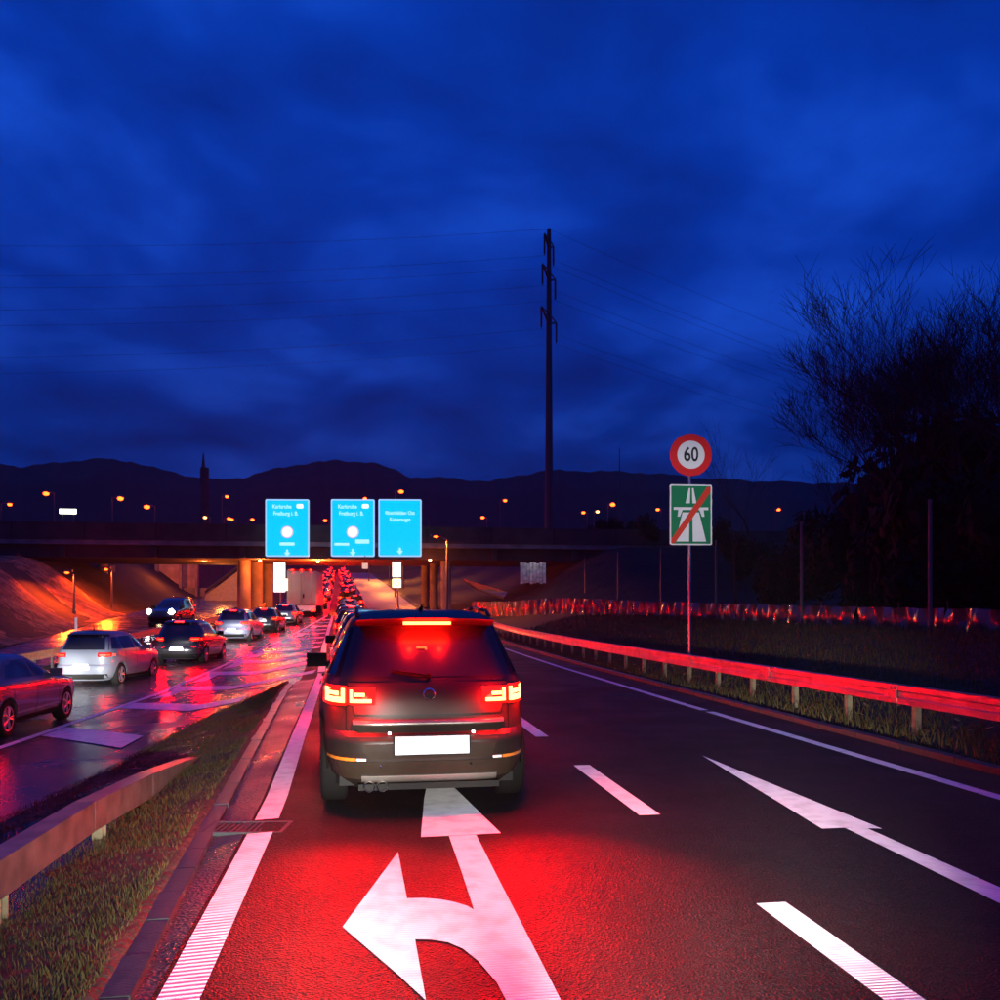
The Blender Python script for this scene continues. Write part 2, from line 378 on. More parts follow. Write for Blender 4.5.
# chevrons of the gore
Xg = curve([(-330, 4.6), (0, 8.15), (100, 10.4), (200, 15.3), (262, 19.5), (290, 22.3), (296, 22.6)])   # left edge of the grass island
def chev(y0):
    a, b = Xb(y0) + 0.15, Xl(y0) - 0.15
    if b - a < 0.5: return
    wd = 1.25; rows = []
    mid = a + (b - a) * 0.52
    n = 10
    top, bot = [], []
    for i in range(n + 1):
        x = a + (b - a) * i / n
        yy = y0 - 1.55 * (x - a) if x <= mid else y0 - 1.55 * (mid - a) + 1.05 * (x - mid)
        lim = Xg(yy) - 0.1 if yy < 22.0 else 1e9
        if x > lim: break
        top.append((x, yy + wd)); bot.append((x, yy))
    if len(top) > 1: mark_poly('hatch_stripe', [bot, top], M_PAINT2)
for k in range(13): chev(16.8 + 4.6 * k)
# arrows
def gpt(px, py, z=0.0):
    D = (CAMH - z) * FPX / (py - HOR); return (gx(px, D), gy(px, D))
def arrow(name, polys):
    b = MB()
    for k, poly in enumerate(polys):
        b.faces([(x, y, 0.007) for x, y in poly], [tuple(range(len(poly)))])
    o = b.build(name, M_PAINTA, fix=False)
    for p in o.data.polygons:
        if p.normal.z < 0: p.flip()
    return struct(o)
SX = lambda pts: [gpt(*p) for p in pts]
# straight head + stem and left-turn branch, one outline cut in three convex-ish pieces that share edges
head = SX([(421, 838), (501, 834), (452, 786), (446, 779.5), (428, 780), (424, 800)])
stem = SX([(449, 837), (476, 835.5), (560, 1000), (590, 1062), (540, 1062), (507, 1003), (497, 983), (476, 960)])
arrow('lane_arrow', [head])
ax = gpt(449, 837); 
pts_up = [(407, 899.5), (424, 899), (441, 900.5), (456, 903.5), (467, 907), (474, 911)]
pts_lo = [(415, 940.5), (432, 941), (448, 943.5), (463, 950), (478, 962), (497, 984)]
b = MB()
up = SX(pts_up); lo = SX(pts_lo)
b.grid([[(x, y, 0.007) for x, y in lo], [(x, y, 0.007) for x, y in up]])
rs = SX([(449, 837), (462, 874), (474, 911), (497, 984), (508, 1005), (541, 1062)]); rt = SX([(476, 835.5), (495.5, 874), (514.5, 911), (552, 984), (562.5, 1005), (591.5, 1062)])
b.grid([[(x, y, 0.007) for x, y in rs], [(x, y, 0.007) for x, y in rt]])
tri = SX([(342.5, 928), (398, 853), (407, 899.5), (415, 940.5), (426, 1002), (398, 976)])
b.faces([(x, y, 0.007) for x, y in tri], [tuple(range(6))])
o = b.build('turn_arrow', M_PAINTA, fix=False)
for p in o.data.polygons:
    if p.normal.z < 0: p.flip()
struct(o)
# straight arrow of the right lane
b = MB()
hd = SX([(702, 756), (882, 829.5), (846, 828.5), (822, 829.5)]); sm = SX([(845, 828.6), (867, 829), (1010, 893), (1120, 943), (1120, 965), (1010, 909.5)])
b.faces([(x, y, 0.007) for x, y in hd], [(0, 1, 2, 3)]); b.faces([(x, y, 0.007) for x, y in sm], [tuple(range(6))])
o = b.build('straight_arrow', M_PAINTA, fix=False)
for p in o.data.polygons:
    if p.normal.z < 0: p.flip()
struct(o)

# ------------------------------------------------------------------ left grass island, kerb, grate
def island_z(x, y):
    a, b_ = Xg(y), Xk(y) - 0.16
    t = min(1, max(0, (x - a) / max(0.05, b_ - a)))
    tt = t ** 1.9
    base = H(a, y) * (1 - tt) + (H(Xk(y), y) + 0.03) * tt
    return base + 0.025
rows = []
isl_ys = [0.3 + 0.45 * i for i in range(49)]
for y in isl_ys:
    a, b_ = Xg(y), Xk(y) - 0.15
    if b_ - a < 0.05: a = b_ - 0.05
    rows.append([(a, y, H(a, y) - 0.05)] + [(a + (b_ - a) * t, y, island_z(a + (b_ - a) * t, y) + random.uniform(-.015, .015)) for t in (0.02, .15, .3, .45, .6, .75, .9, 1)] + [(b_ + .03, y, H(Xk(y), y) + .04)])
b = MB(); b.grid(rows); isl = struct(b.build('grass_island', M_SOIL, smooth=True, fix=False))
def blades(name, pts, hmin, hmax, wmin, wmax, label, cat, lean=0.5):
    vs_, fs, mi = [], [], []
    for (x, y, z) in pts:
        a = random.uniform(0, 6.28); h = random.uniform(hmin, hmax); wd = random.uniform(wmin, wmax)
        la = random.uniform(0, 6.28); ll = random.uniform(0.1, lean) * h
        cx, sx_ = math.cos(a) * wd, math.sin(a) * wd; lx, ly = math.cos(la) * ll, math.sin(la) * ll
        k = len(vs_)
        vs_ += [(x - cx, y - sx_, z), (x + cx, y + sx_, z), (x + lx * .4 + cx * .7, y + ly * .4 + sx_ * .7, z + h * .6), (x + lx * .4 - cx * .7, y + ly * .4 - sx_ * .7, z + h * .6), (x + lx, y + ly, z + h)]
        fs += [(k, k + 1, k + 2, k + 3), (k + 3, k + 2, k + 4)]
        q = random.choice((0, 0, 1, 2, 2)); mi += [q, q]
    me = bpy.data.meshes.new(name); me.from_pydata(vs_, [], fs)
    for m in (M_GR1, M_GR2, M_GR3): me.materials.append(m)
    me.polygons.foreach_set('material_index', mi); me.update()
    o = link(name, me); return tag(o, label, cat, kind='stuff')
pts = []
for i in range(95000):
    y = 3.0 + 19.2 * (random.random() ** 1.7); a, b_ = Xg(y) - 0.03, Xk(y) - 0.17
    if b_ - a < 0.1: continue
    x = random.uniform(a, b_)
    n_ = math.sin(x * 5 + y * 3) + math.sin(y * 4.1 - x * 2.3)
    if n_ < -0.9 and random.random() < 0.6: continue
    pts.append((x, y, island_z(x, y) - 0.01))
blades('verge_grass', pts, 0.012, 0.06, 0.0015, 0.0035, 'short brown-green wet grass on the island between the carriageways', 'grass', 0.6)
kerb = bpy.data.objects.new('kerb', None); COL.objects.link(kerb); struct(kerb)
def kerb_run(root, xf, y0, y1, ln, wd, ht, zf):
    y = y0; base = None; i = 0
    while y < y1:
        yc = y + ln / 2; dxy = xf(y + ln) - xf(y); an = -math.atan2(dxy, ln)
        if base is None:
            base = MB().box((0, 0, 0), (wd, ln - 0.018, ht + 0.14)).mesh('kerb_stone', M_KERB, bevel=0.012)
        o = link('kerb_stone', base, root, (xf(yc) - wd / 2 + random.uniform(-.004, .004), yc, zf(yc) + ht - (ht + .14) / 2 + random.uniform(-.004, .004)))
        o.rotation_euler = (0, 0, an); y += ln; i += 1
kerb_run(kerb, Xk, 0.5, 21.5, 0.5, 0.15, 0.04, lambda y: H(Xk(y), y))
kerb2 = bpy.data.objects.new('verge_kerb', None); COL.objects.link(kerb2); struct(kerb2)
kerb_run(kerb2, lambda y: 6.42, 5.0, 56, 1.0, 0.15, 0.07, zm)
t = thing('drain_grate', 'dark slotted drain grate crossing the white edge line by the left kerb', 'drain grate', (Xl(7.1) - 0.12, 7.12, H(-.9, 7.1) - 0.012), -0.14)
MB().box((0, -.17, .008), (.62, .035, .03)).box((0, .17, .008), (.62, .035, .03)).box((-.295, 0, .008), (.03, .31, .03)).box((.295, 0, .008), (.03, .31, .03)).build('frame', M_STEELD, t)
bm_ = MB().box((0, 0, 0), (.018, .31, .02)).mesh('bar', M_STEELD)
for k in range(13): link('bar', bm_, t, (-.25 + k * .0417, 0, .010))
MB().box((0, 0, .001), (.56, .3, .002)).build('pit', M_BLACK, t)

# right verge: strip of long grass on the bank and litter by the posts
pts = []
for i in range(36000):
    y = 7 + 45 * random.random() ** 1.5; x = 6.75 + 8.5 * random.random() ** 1.2
    pts.append((x, y, G(x, y) - 0.02))
for _ in range(26000):
    y = 9 + 42 * random.random(); x = 8.2 + 8.0 * random.random(); pts.append((x, y, G(x, y) - 0.02 + .12 * max(0, math.sin(x * 2.1 + y) * math.sin(y * 1.3))))
blades('bank_grass', pts, 0.05, 0.24, 0.005, 0.013, 'long dark grass on the bank behind the right guard rail', 'grass', 0.8)
b = MB()
for i in range(130):
    y = 7.5 + 22 * random.random() ** 1.6; x = random.uniform(6.45, 8.3); z = G(x, y) + 0.03 + (0.16 if x > 7 else 0) * random.random(); s = random.uniform(.03, .075)
    a = random.uniform(0, 6.28); tl = random.uniform(-.5, .5)
    c, s_ = math.cos(a), math.sin(a)
    P = [(-1, 0, 0), (-.3, .5, .1), (.5, .4, .1), (1.1, 0, .2), (.5, -.4, .1), (-.3, -.5, .1)]
    b.faces([(x + s * (u * c - v * s_), y + s * (u * s_ + v * c), z + s * (q + u * tl)) for u, v, q in P], [(0, 1, 2, 3, 4, 5)])
tag(b.build('fallen_leaves', mat('yellow_leaf', (0.30, 0.19, 0.035), 0.6, var=0.3, vscale=20), fix=False), 'yellow fallen leaves scattered along the foot of the right guard rail', 'leaves', kind='stuff')

# ------------------------------------------------------------------ guard rails
def box_rail_profile(h, wd):
    hw = wd / 2
    return [(-hw, 0), (hw, 0), (hw, h * .30), (hw - .02, h * .36), (hw - .02, h * .64), (hw, h * .70), (hw, h), (-hw, h), (-hw, h * .7), (-hw + .02, h * .64), (-hw + .02, h * .36), (-hw, h * .3)]
def rail_piece(p0, p1, h, wd, flat=False):
    p0, p1 = Vector(p0), Vector(p1); d = (p1 - p0); d2 = Vector((d.x, d.y, 0)).normalized(); rt = Vector((d2.y, -d2.x, 0))
    pr = [(-wd / 2, 0), (wd / 2, 0), (wd / 2, h), (-wd / 2, h)] if flat else box_rail_profile(h, wd); n = len(pr)
    vs_ = [p + rt * u + Vector((0, 0, v)) for p in (p0, p1) for u, v in pr]
    return vs_, [(i, (i + 1) % n, n + (i + 1) % n, n + i) for i in range(n)] + [tuple(range(n - 1, -1, -1)), tuple(range(n, 2 * n))]
gr = thing('guard_rail', 'long steel box guard rail glowing red along the right verge', 'guard rail', (7.15, 8, 0))
y = 3.5
while y < 66:
    y2 = y + 4.0
    b = MB(); b.faces(*rail_piece((0, y - 8 + .012, zm(y) + .40), (0, y2 - 8 - .012, zm(y2) + .40), .26, .13)); b.build('rail_section', M_GALV, gr, bevel=.008)
    y = y2
b = MB()
for k in range(16): yy = 3.5 + 4 * k; b.box((0, yy - 8, zm(yy) + .53), (.10, .30, .20))
for k in range(1, 16):
    yy = 3.5 + 4 * k
    MB().box((-.066, yy - 8, zm(yy) + .53), (.006, .22, .24)).tube((-.068, yy - 8.06, zm(yy) + .6), (-.08, yy - 8.06, zm(yy) + .6), .014).tube((-.068, yy - 7.94, zm(yy) + .6), (-.08, yy - 7.94, zm(yy) + .6), .014).tube((-.068, yy - 8.06, zm(yy) + .46), (-.08, yy - 8.06, zm(yy) + .46), .014).tube((-.068, yy - 7.94, zm(yy) + .46), (-.08, yy - 7.94, zm(yy) + .46), .014).build('joint_plate', M_GALV, gr)
b.bm.free()
pm = MB().box((0, 0, .02), (.012, .10, .76)).box((.035, -.045, .02), (.07, .010, .76)).box((.035, .045, .02), (.07, .010, .76)).mesh('post', M_GALVP)
yy = 5.9
while yy < 66:
    link('post', pm, gr, (.02, yy - 8, zm(yy) + .04)); yy += 1.74
# left rail that ramps down into the ground
lr = thing('guard_rail', 'short steel guard rail end ramping down into the left grass island', 'guard rail', (-2.17, 5, 0))
prof = [(1.0, .02), (5.4, .015), (7.2, -.015), (9.0, -.12), (10.5, -.245), (12.0, -.41), (13.5, -.575)]
for (ya, za_), (yb, zb_) in zip(prof, prof[1:]):
    b = MB(); b.faces(*rail_piece((0 + .004 * (ya - 5), ya - 5 + .006, za_), (.004 * (yb - 5), yb - 5 - .006, zb_), .225, .16, True)); b.build('rail_section', mat('stained_rail_steel', (.20, .185, .16), .32, metal=.5, var=.4, vscale=5), lr, bevel=.006)
pl = MB().box((0, 0, 0), (.012, .12, .62)).box((.035, -.05, 0), (.07, .012, .62)).box((.035, .05, 0), (.07, .012, .62)).mesh('post', M_GALVP)
for yy in (1.7, 3.6, 5.55, 7.5, 9.2): link('post', pl, lr, (.0, yy - 5, -.26 - (.1 if yy > 7 else 0)))
# median barrier left of the left carriageway
mr_ = thing('median_rail', 'dark median barrier with close vertical posts left of the queue', 'median barrier', (-12.3, 20, 0))
for k in range(14):
    ya, yb = 18 + 5 * k, 23 + 5 * k
    b = MB()
    fx = lambda y: Xll(y) - .7 + 12.3
    b.faces(*rail_piece((fx(ya), ya - 20 + .01, zl(ya) + .45), (fx(yb), yb - 20 - .01, zl(yb) + .45), .28, .12)); b.build('rail_section', M_GALVP, mr_)
pm2 = MB().box((0, 0, 0), (.08, .10, .8)).mesh('post', M_STEELD)
yy = 18.5
while yy < 87:
    link('post', pm2, mr_, (Xll(yy) - .7 + 12.3, yy - 20, zl(yy) + .3)); yy += 1.5

# ------------------------------------------------------------------ vehicles
class Shape:
    """closed body described by horizontal slices: rear y, front y and half width at each height"""
    def __init__(s, tab, n=5.5): s.t = np.array(tab, float); s.n = n; s.z0, s.z1 = s.t[0, 0], s.t[-1, 0]
    def at(s, z):
        r, f, w_ = (float(np.interp(z, s.t[:, 0], s.t[:, k])) for k in (1, 2, 3)); return r, f, w_
    def rear(s, x, z):
        r, f, w_ = s.at(z); q = min(0.999, abs(x / w_)); return (r + f) / 2 - (f - r) / 2 * (1 - q ** s.n) ** (1 / s.n)
    def front(s, x, z):
        r, f, w_ = s.at(z); q = min(0.999, abs(x / w_)); return (r + f) / 2 + (f - r) / 2 * (1 - q ** s.n) ** (1 / s.n)
    def side(s, y, z):
        r, f, w_ = s.at(z); q = min(0.999, abs((y - (r + f) / 2) / ((f - r) / 2))); return w_ * (1 - q ** s.n) ** (1 / s.n)
    def loft(s, N=56, dz=0.06):
        zs = []
        for a, b_ in zip(s.t[:-1, 0], s.t[1:, 0]):
            k = max(1, int(round((b_ - a) / dz))); zs += [a + (b_ - a) * i / k for i in range(k)]
        zs.append(s.z1)
        b = MB(); vs_, fs = [], []
        for z in zs:
            r, f, w_ = s.at(z)
            for i in range(N):
                t = 2 * math.pi * (i + .5) / N; c, q = math.cos(t), math.sin(t)
                vs_.append((w_ * math.copysign(abs(c) ** (2 / s.n), c), (r + f) / 2 + (f - r) / 2 * math.copysign(abs(q) ** (2 / s.n), q), z))
        m = len(zs)
        for j in range(m - 1):
            for i in range(N): fs.append((j * N + i, j * N + (i + 1) % N, (j + 1) * N + (i + 1) % N, (j + 1) * N + i))
        fs.append(tuple(range(N - 1, -1, -1))); fs.append(tuple(range((m - 1) * N, m * N)))
        return b.faces(vs_, fs)
    def patch(s, kind, quad, off=.006, thick=.02, nu=6, nv=4, b=None):
        """quad = bottom-left, bottom-right, top-right, top-left in (x,z) for rear/front or (y,z) for left/right"""
        b = b or MB(); A, B, C, D = [Vector((q[0], q[1])) for q in quad]
        def P(u, v, o):
            q = (A * (1 - u) + B * u) * (1 - v) + (D * (1 - u) + C * u) * v
            if kind == 'rear': return (q.x, s.rear(q.x, q.y) - o, q.y)
            if kind == 'front': return (q.x, s.front(q.x, q.y) + o, q.y)
            sg = 1 if kind == 'right' else -1
            return (sg * (s.side(q.x, q.y) + o), q.x, q.y)
        vs_ = []
        for o in (off, -thick):
            for j in range(nv + 1):
                for i in range(nu + 1): vs_.append(P(i / nu, j / nv, o))
        k = (nu + 1) * (nv + 1); I = lambda i, j, o=0: o * k + j * (nu + 1) + i; fs = []
        for j in range(nv):
            for i in range(nu):
                fs.append((I(i, j), I(i + 1, j), I(i + 1, j + 1), I(i, j + 1))); fs.append((I(i, j, 1), I(i, j + 1, 1), I(i + 1, j + 1, 1), I(i + 1, j, 1)))
        for i in range(nu): fs.append((I(i, 0), I(i, 0, 1), I(i + 1, 0, 1), I(i + 1, 0))); fs.append((I(i, nv), I(i + 1, nv), I(i + 1, nv, 1), I(i, nv, 1)))
        for j in range(nv): fs.append((I(0, j), I(0, j + 1), I(0, j + 1, 1), I(0, j, 1))); fs.append((I(nu, j), I(nu, j, 1), I(nu, j + 1, 1), I(nu, j + 1)))
        return b.faces(vs_, fs)

SUV = Shape([(.20, .16, 4.25, .74), (.30, .05, 4.34, .84), (.42, .015, 4.41, .885), (.52, .0, 4.43, .90), (.60, .0, 4.43, .905), (.645, .02, 4.42, .905), (.68, .075, 4.41, .904), (.80, .10, 4.38, .902), (.90, .105, 4.30, .90),
             (.97, .115, 3.95, .892), (1.03, .135, 3.35, .878), (1.08, .165, 3.22, .862), (1.13, .20, 3.12, .842), (1.30, .315, 2.80, .765), (1.45, .415, 2.50, .700), (1.53, .46, 2.32, .66), (1.565, .40, 2.20, .64), (1.60, .42, 2.08, .61), (1.635, .58, 1.86, .55), (1.66, .85, 1.60, .44), (1.672, 1.1, 1.40, .25)], 5.5)
HATCH = Shape([(.18, .14, 4.0, .72), (.28, .05, 4.1, .82), (.40, .01, 4.17, .86), (.52, 0, 4.2, .875), (.60, .03, 4.2, .88), (.75, .05, 4.14, .88), (.84, .07, 3.9, .875), (.90, .09, 3.4, .865), (.95, .12, 3.1, .845), (1.0, .17, 3.0, .82), (1.15, .32, 2.72, .74), (1.30, .46, 2.42, .67), (1.38, .50, 2.2, .625), (1.41, .48, 2.1, .60), (1.45, .62, 1.85, .53), (1.475, .9, 1.6, .40), (1.485, 1.1, 1.4, .2)], 5)
SEDAN = Shape([(.18, .16, 4.4, .74), (.28, .06, 4.55, .84), (.42, .01, 4.66, .89), (.55, 0, 4.7, .90), (.70, .03, 4.68, .905), (.82, .05, 4.55, .90), (.90, .07, 4.0, .89), (.95, .10, 3.55, .87), (1.00, .35, 3.40, .84), (1.04, .60, 3.3, .82), (1.15, .80, 3.0, .76), (1.30, 1.1, 2.6, .68), (1.37, 1.3, 2.4, .63), (1.41, 1.5, 2.2, .56), (1.44, 1.7, 2.05, .42)], 5)

def body_mesh(shape, paint, wheels, r, name='body', N=56, dz=.06):
    b = shape.loft(N, dz); bmesh.ops.recalc_face_normals(b.bm, faces=b.bm.faces)
    me = bpy.data.meshes.new(name); b.bm.to_mesh(me); b.bm.free()
    o = bpy.data.objects.new('body_tmp', me); COL.objects.link(o)
    c = MB()
    for wy in wheels:
        for sx in (-1, 1): c.tube((sx * .58, wy, r - .01), (sx * 1.2, wy, r - .01), r + .05, n=28)
    bmesh.ops.recalc_face_normals(c.bm, faces=c.bm.faces)
    cm = bpy.data.meshes.new('cut'); c.bm.to_mesh(cm); c.bm.free(); co = bpy.data.objects.new('cut_tmp', cm); COL.objects.link(co)
    md = o.modifiers.new('b', 'BOOLEAN'); md.operation = 'DIFFERENCE'; md.object = co; md.solver = 'EXACT'
    me2 = bpy.data.meshes.new_from_object(o.evaluated_get(bpy.context.evaluated_depsgraph_get()))
    bpy.data.objects.remove(o); bpy.data.objects.remove(co)
    me2.materials.clear(); me2.materials.append(paint); me2.name = name
    for p in me2.polygons: p.use_smooth = True; p.material_index = 0
    me2.set_sharp_from_angle(angle=R_(32)); return me2

def wheel_meshes(r, wd):
    t = MB(); pr = [(r * .66, -wd * .42), (r * .82, -wd * .5), (r * .94, -wd * .47), (r, -wd * .34), (r, wd * .34), (r * .94, wd * .47), (r * .82, wd * .5), (r * .66, wd * .42)]
    n = 30; vs_ = [(x, rr * math.cos(2 * math.pi * i / n), rr * math.sin(2 * math.pi * i / n)) for i in range(n) for rr, x in pr]
    k = len(pr); t.faces(vs_, [(i * k + j, i * k + (j + 1) % k, ((i + 1) % n) * k + (j + 1) % k, ((i + 1) % n) * k + j) for i in range(n) for j in range(k)])
    tm = t.mesh('wheel', M_RUB, smooth=True)
    b = MB(); b.tube((wd * .40, 0, 0), (wd * .47, 0, 0), r * .17, n=14)
    for i in range(24):
        a, c = 2 * math.pi * i / 24, 2 * math.pi * (i + 1) / 24
        for x0, x1, r0, r1 in ((wd * .46, wd * .44, r * .68, r * .60),):
            b.faces([(x0, r0 * math.cos(a), r0 * math.sin(a)), (x0, r0 * math.cos(c), r0 * math.sin(c)), (x1, r1 * math.cos(c), r1 * math.sin(c)), (x1, r1 * math.cos(a), r1 * math.sin(a))], [(0, 1, 2, 3)])
    for i in range(5):
        a = 2 * math.pi * i / 5
        for da in (-.16, .16):
            p0 = Vector((wd * .45, math.cos(a) * r * .14, math.sin(a) * r * .14)); p1 = Vector((wd * .43, math.cos(a + da) * r * .63, math.sin(a + da) * r * .63)); b.tube(p0, p1, r * .055, r * .04, n=6)
    b.tube((-wd * .3, 0, 0), (wd * .12, 0, 0), r * .62, n=20)
    return tm, b.mesh('rim', M_RIM)
WM = {}
def add_wheels(root, wys, half, r=.34, wd=.23):
    if (r, wd) not in WM: WM[(r, wd)] = wheel_meshes(r, wd)
    tm, rm = WM[(r, wd)]
    for wy in wys:
        for sx in (-1, 1):
            o = link('wheel', tm, root, (sx * (half - wd / 2), wy, r)); o.rotation_euler = (0, 0, 0 if sx > 0 else math.pi)
            link('rim', rm, o)

def mirror_mesh(paint):
    b = MB(); b.box((.10, 0, 0), (.22, .10, .15)); b.box((-.02, .02, -.04), (.10, .05, .04))
    return b.mesh('mirror', paint, bevel=.03)

def quad(x0, x1, z0, z1): return [(x0, z0), (x1, z0), (x1, z1), (x0, z1)]

def head_lamps(root, shape, x, z, power, tilt=2.0, ang=55, col=(1, .95, .88), yaw=0):
    for sx in (-1, 1):
        y = shape.front(x * .9, z)
        l = lamp_obj('headlamp_beam', 'SPOT', (sx * x * .8, y + .12, z), power, col, root, spot_size=R_(ang), spot_blend=1.0, shadow_soft_size=.07)
        l.rotation_euler = (R_(90 - tilt), 0, R_(yaw))

def make_car(shape, name, label, cat, paint, loc, rz, wys, r, S, led, hi_led, plate=True, group=None, plate_lit=True, front_lit=None, scale=None):
    t = thing(name, label, cat, loc, rz, group)
    zb, zr = S['belt'], S['roof']
    link('body', body_mesh(shape, paint, wys, r), t)
    shape.patch('rear', [(-S['rw0'], zb + .03), (S['rw0'], zb + .03), (S['rw1'], zr - .11), (-S['rw1'], zr - .11)], .006, .02, 12, 5).build('rear_window', M_GLASSB, t, auto=40)
    shape.patch('front', [(-S['rw0'], zb + .03), (S['rw0'], zb + .03), (S['rw1'], zr - .12), (-S['rw1'], zr - .12)], .006, .02, 12, 5).build('windscreen', M_GLASSB, t, auto=40)
    for sd_ in ('left', 'right'):
        for q in S['side']: shape.patch(sd_, q, .005, .02, 4, 3).build('side_window', M_GLASSB, t, auto=40)
        for hy in S['handles']: shape.patch(sd_, quad(hy, hy + .17, zb - .10, zb - .075), .022, .0, 2, 1).build('door_handle', paint, t)
        for dy_ in S['seams']: shape.patch(sd_, quad(dy_, dy_ + .012, .34, zb - .01), .003, .0, 1, 8).build('door_seam', M_BLACK, t)
        shape.patch(sd_, quad(wys[0] + r + .07, wys[1] - r - .07, .22, .31), .012, .0, 6, 2).build('sill', M_BLACK, t)
    shape.patch('rear', quad(-.72, .72, .24, .40), .012, .0, 12, 3).build('lower_bumper', M_BLACK, t, auto=40)
    shape.patch('front', quad(-.62, .62, .30, .52), .010, .0, 10, 3).build('grille', M_BLACK, t, auto=40)
    for sx in (-1, 1):
        a, c = S['lamp']
        x0, x1 = (sx * c[0], sx * a[0]) if sx < 0 else (sx * a[0], sx * c[0])
        lo = shape.patch('rear', quad(x0, x1, a[1], c[1]), .012, .02, 5, 3).build('tail_light', M_LENS, t, auto=40)
        e0, e1 = (x0 + .03, x1 - .05) if sx < 0 else (x0 + .05, x1 - .03)
        h = c[1] - a[1]
        b = shape.patch('rear', quad(e0, e1, a[1] + h * .25, a[1] + h * .60), .018, .0, 4, 1); b.build('led_strip', led, lo)
        hl = shape.patch('front', quad(sx * .52 if sx > 0 else -.80, .80 if sx > 0 else -.52, S['hz'] - .06, S['hz'] + .06), .01, .02, 4, 2).build('headlight', M_WHITEP if front_lit is None else front_lit, t, auto=40)
        m = link('mirror', mirror_mesh(M_BLACK if paint is P_DARK else paint), t, (sx * (shape.side(S['mir'], zb) - .01), S['mir'], zb + .05)); m.rotation_euler = (0, 0, 0 if sx > 0 else math.pi)
    if hi_led: shape.patch('rear', quad(-.16, .16, zr - .085, zr - .06), .014, .0, 4, 1).build('high_brake_light', hi_led, t)
    if plate:
        z = S['plate']
        shape.patch('rear', quad(-.26, .26, z - .055, z + .055), .016, .0, 4, 1).build('licence_plate', M_PLATE, t)
        if plate_lit: shape.patch('rear', quad(-.2, .2, z + .085, z + .10), .05, .0, 4, 1).build('plate_lamp', M_PLAMP, t)
    add_wheels(t, wys, S['half'], r)
    return t

S_HATCH = dict(belt=.95, roof=1.485, rw0=.68, rw1=.54, side=[[(.62, 1.0), (1.55, .98), (1.50, 1.36), (.92, 1.36)], [(1.62, .98), (2.85, .98), (2.22, 1.36), (1.57, 1.36)]], handles=(1.35, 2.35), seams=(.95, 1.58, 2.75), lamp=((.52, .76), (.84, .92)), hz=.72, mir=2.75, plate=.70, half=.86)
S_SEDAN = dict(belt=.97, roof=1.44, rw0=.66, rw1=.55, side=[[(1.0, 1.03), (2.1, 1.0), (2.05, 1.33), (1.35, 1.33)], [(2.17, 1.0), (3.2, 1.0), (2.6, 1.33), (2.12, 1.33)]], handles=(1.75, 2.85), seams=(1.15, 2.14, 3.25), lamp=((.50, .74), (.86, .88)), hz=.72, mir=3.05, plate=.62, half=.885)
S_SUV = dict(belt=1.08, roof=1.672, rw0=.72, rw1=.60, side=[[(.40, 1.13), (.95, 1.12), (.98, 1.48), (.62, 1.47)], [(1.0, 1.12), (1.95, 1.11), (1.90, 1.50), (1.03, 1.49)], [(2.02, 1.11), (3.0, 1.11), (2.45, 1.49), (1.97, 1.50)]], handles=(1.65, 2.7), seams=(1.12, 1.98, 3.15), lamp=((.46, .90), (.86, 1.03)), hz=.86, mir=2.95, plate=.58, half=.885)

P_BROWN = mat('dark_metallic_paint', (0.024, 0.016, 0.013), 0.40, metal=0.2, coat=0.0)
P_WHITE = mat('silver_white_paint', (0.13, 0.145, 0.18), 0.3, metal=0.25, coat=0.8)
P_SILVER = mat('silver_paint', (0.20, 0.20, 0.23), 0.25, metal=0.5, coat=0.8)
P_DARK = mat('dark_paint', (0.03, 0.03, 0.036), 0.25, metal=0.3, coat=0.8)

# ---- the SUV right ahead
hx, hy = gx(430.5, 7.28), gy(430.5, 7.28)
suv = thing('suv', 'dark metallic SUV braking right ahead with all brake lights glowing', 'car', (hx, hy, 0), R_(2.0))
wys = (.80, 3.44); s = SUV
link('body', body_mesh(s, P_BROWN, wys, .355, N=96, dz=.025), suv)
# underside, so that the road cannot be seen through
MB().box((0, 2.2, .27), (1.45, 3.9, .10)).build('underbody', M_BLACK, suv)
s.patch('rear', [(-.72, 1.115), (.72, 1.115), (.60, 1.515), (-.60, 1.515)], .006, .02, 20, 8).build('rear_window', mat('wet_rear_glass', (.017, .012, .012), .30, coat=.10), suv, auto=40)
for q_ in ([(-.80, 1.10), (-.72, 1.115), (-.60, 1.515), (-.635, 1.53)], [(.72, 1.115), (.80, 1.10), (.635, 1.53), (.60, 1.515)]): s.patch('rear', q_, .004, .01, 2, 8).build('window_surround', M_BLACK, suv, auto=40)
s.patch('front', [(-.72, 1.12), (.72, 1.12), (.60, 1.52), (-.60, 1.52)], .006, .02, 14, 6).build('windscreen', M_GLASSB, suv, auto=40)
# roof spoiler with the high brake light below its lip
b = MB(); rows = []
for v in range(5):
    z = (1.585, 1.60, 1.612, 1.600, 1.575)[v]; yy = (.42, .36, .30, .275, .30)[v]
    rows.append([(x * (.57 + .02 * v / 4), yy + .10 * abs(x) ** 3 + (.3 if v == 0 else 0) * 0, z - .018 * x * x) for x in np.linspace(-1, 1, 15)])
rows.append([(x * .57, .47 + .06 * abs(x) ** 3, 1.545 - .018 * x * x) for x in np.linspace(-1, 1, 15)])
rows.append(rows[0]); b.grid(rows); bmesh.ops.remove_doubles(b.bm, verts=b.bm.verts, dist=1e-4)
b.build('roof_spoiler', P_BROWN, suv, auto=50)
MB().box((0, .296, 1.556), (.40, .018, .026)).build('high_brake_light', M_LED_HI, suv, bevel=.006)
for bx in (-.13, .13): lamp_obj('high_brake_light_glow', 'POINT', (bx, .24, 1.53), 22, (1, .004, .001), suv, shadow_soft_size=.02)
MB().box((0, .33, 1.578), (.44, .06, .014)).build('high_brake_housing', M_BLACK, suv)
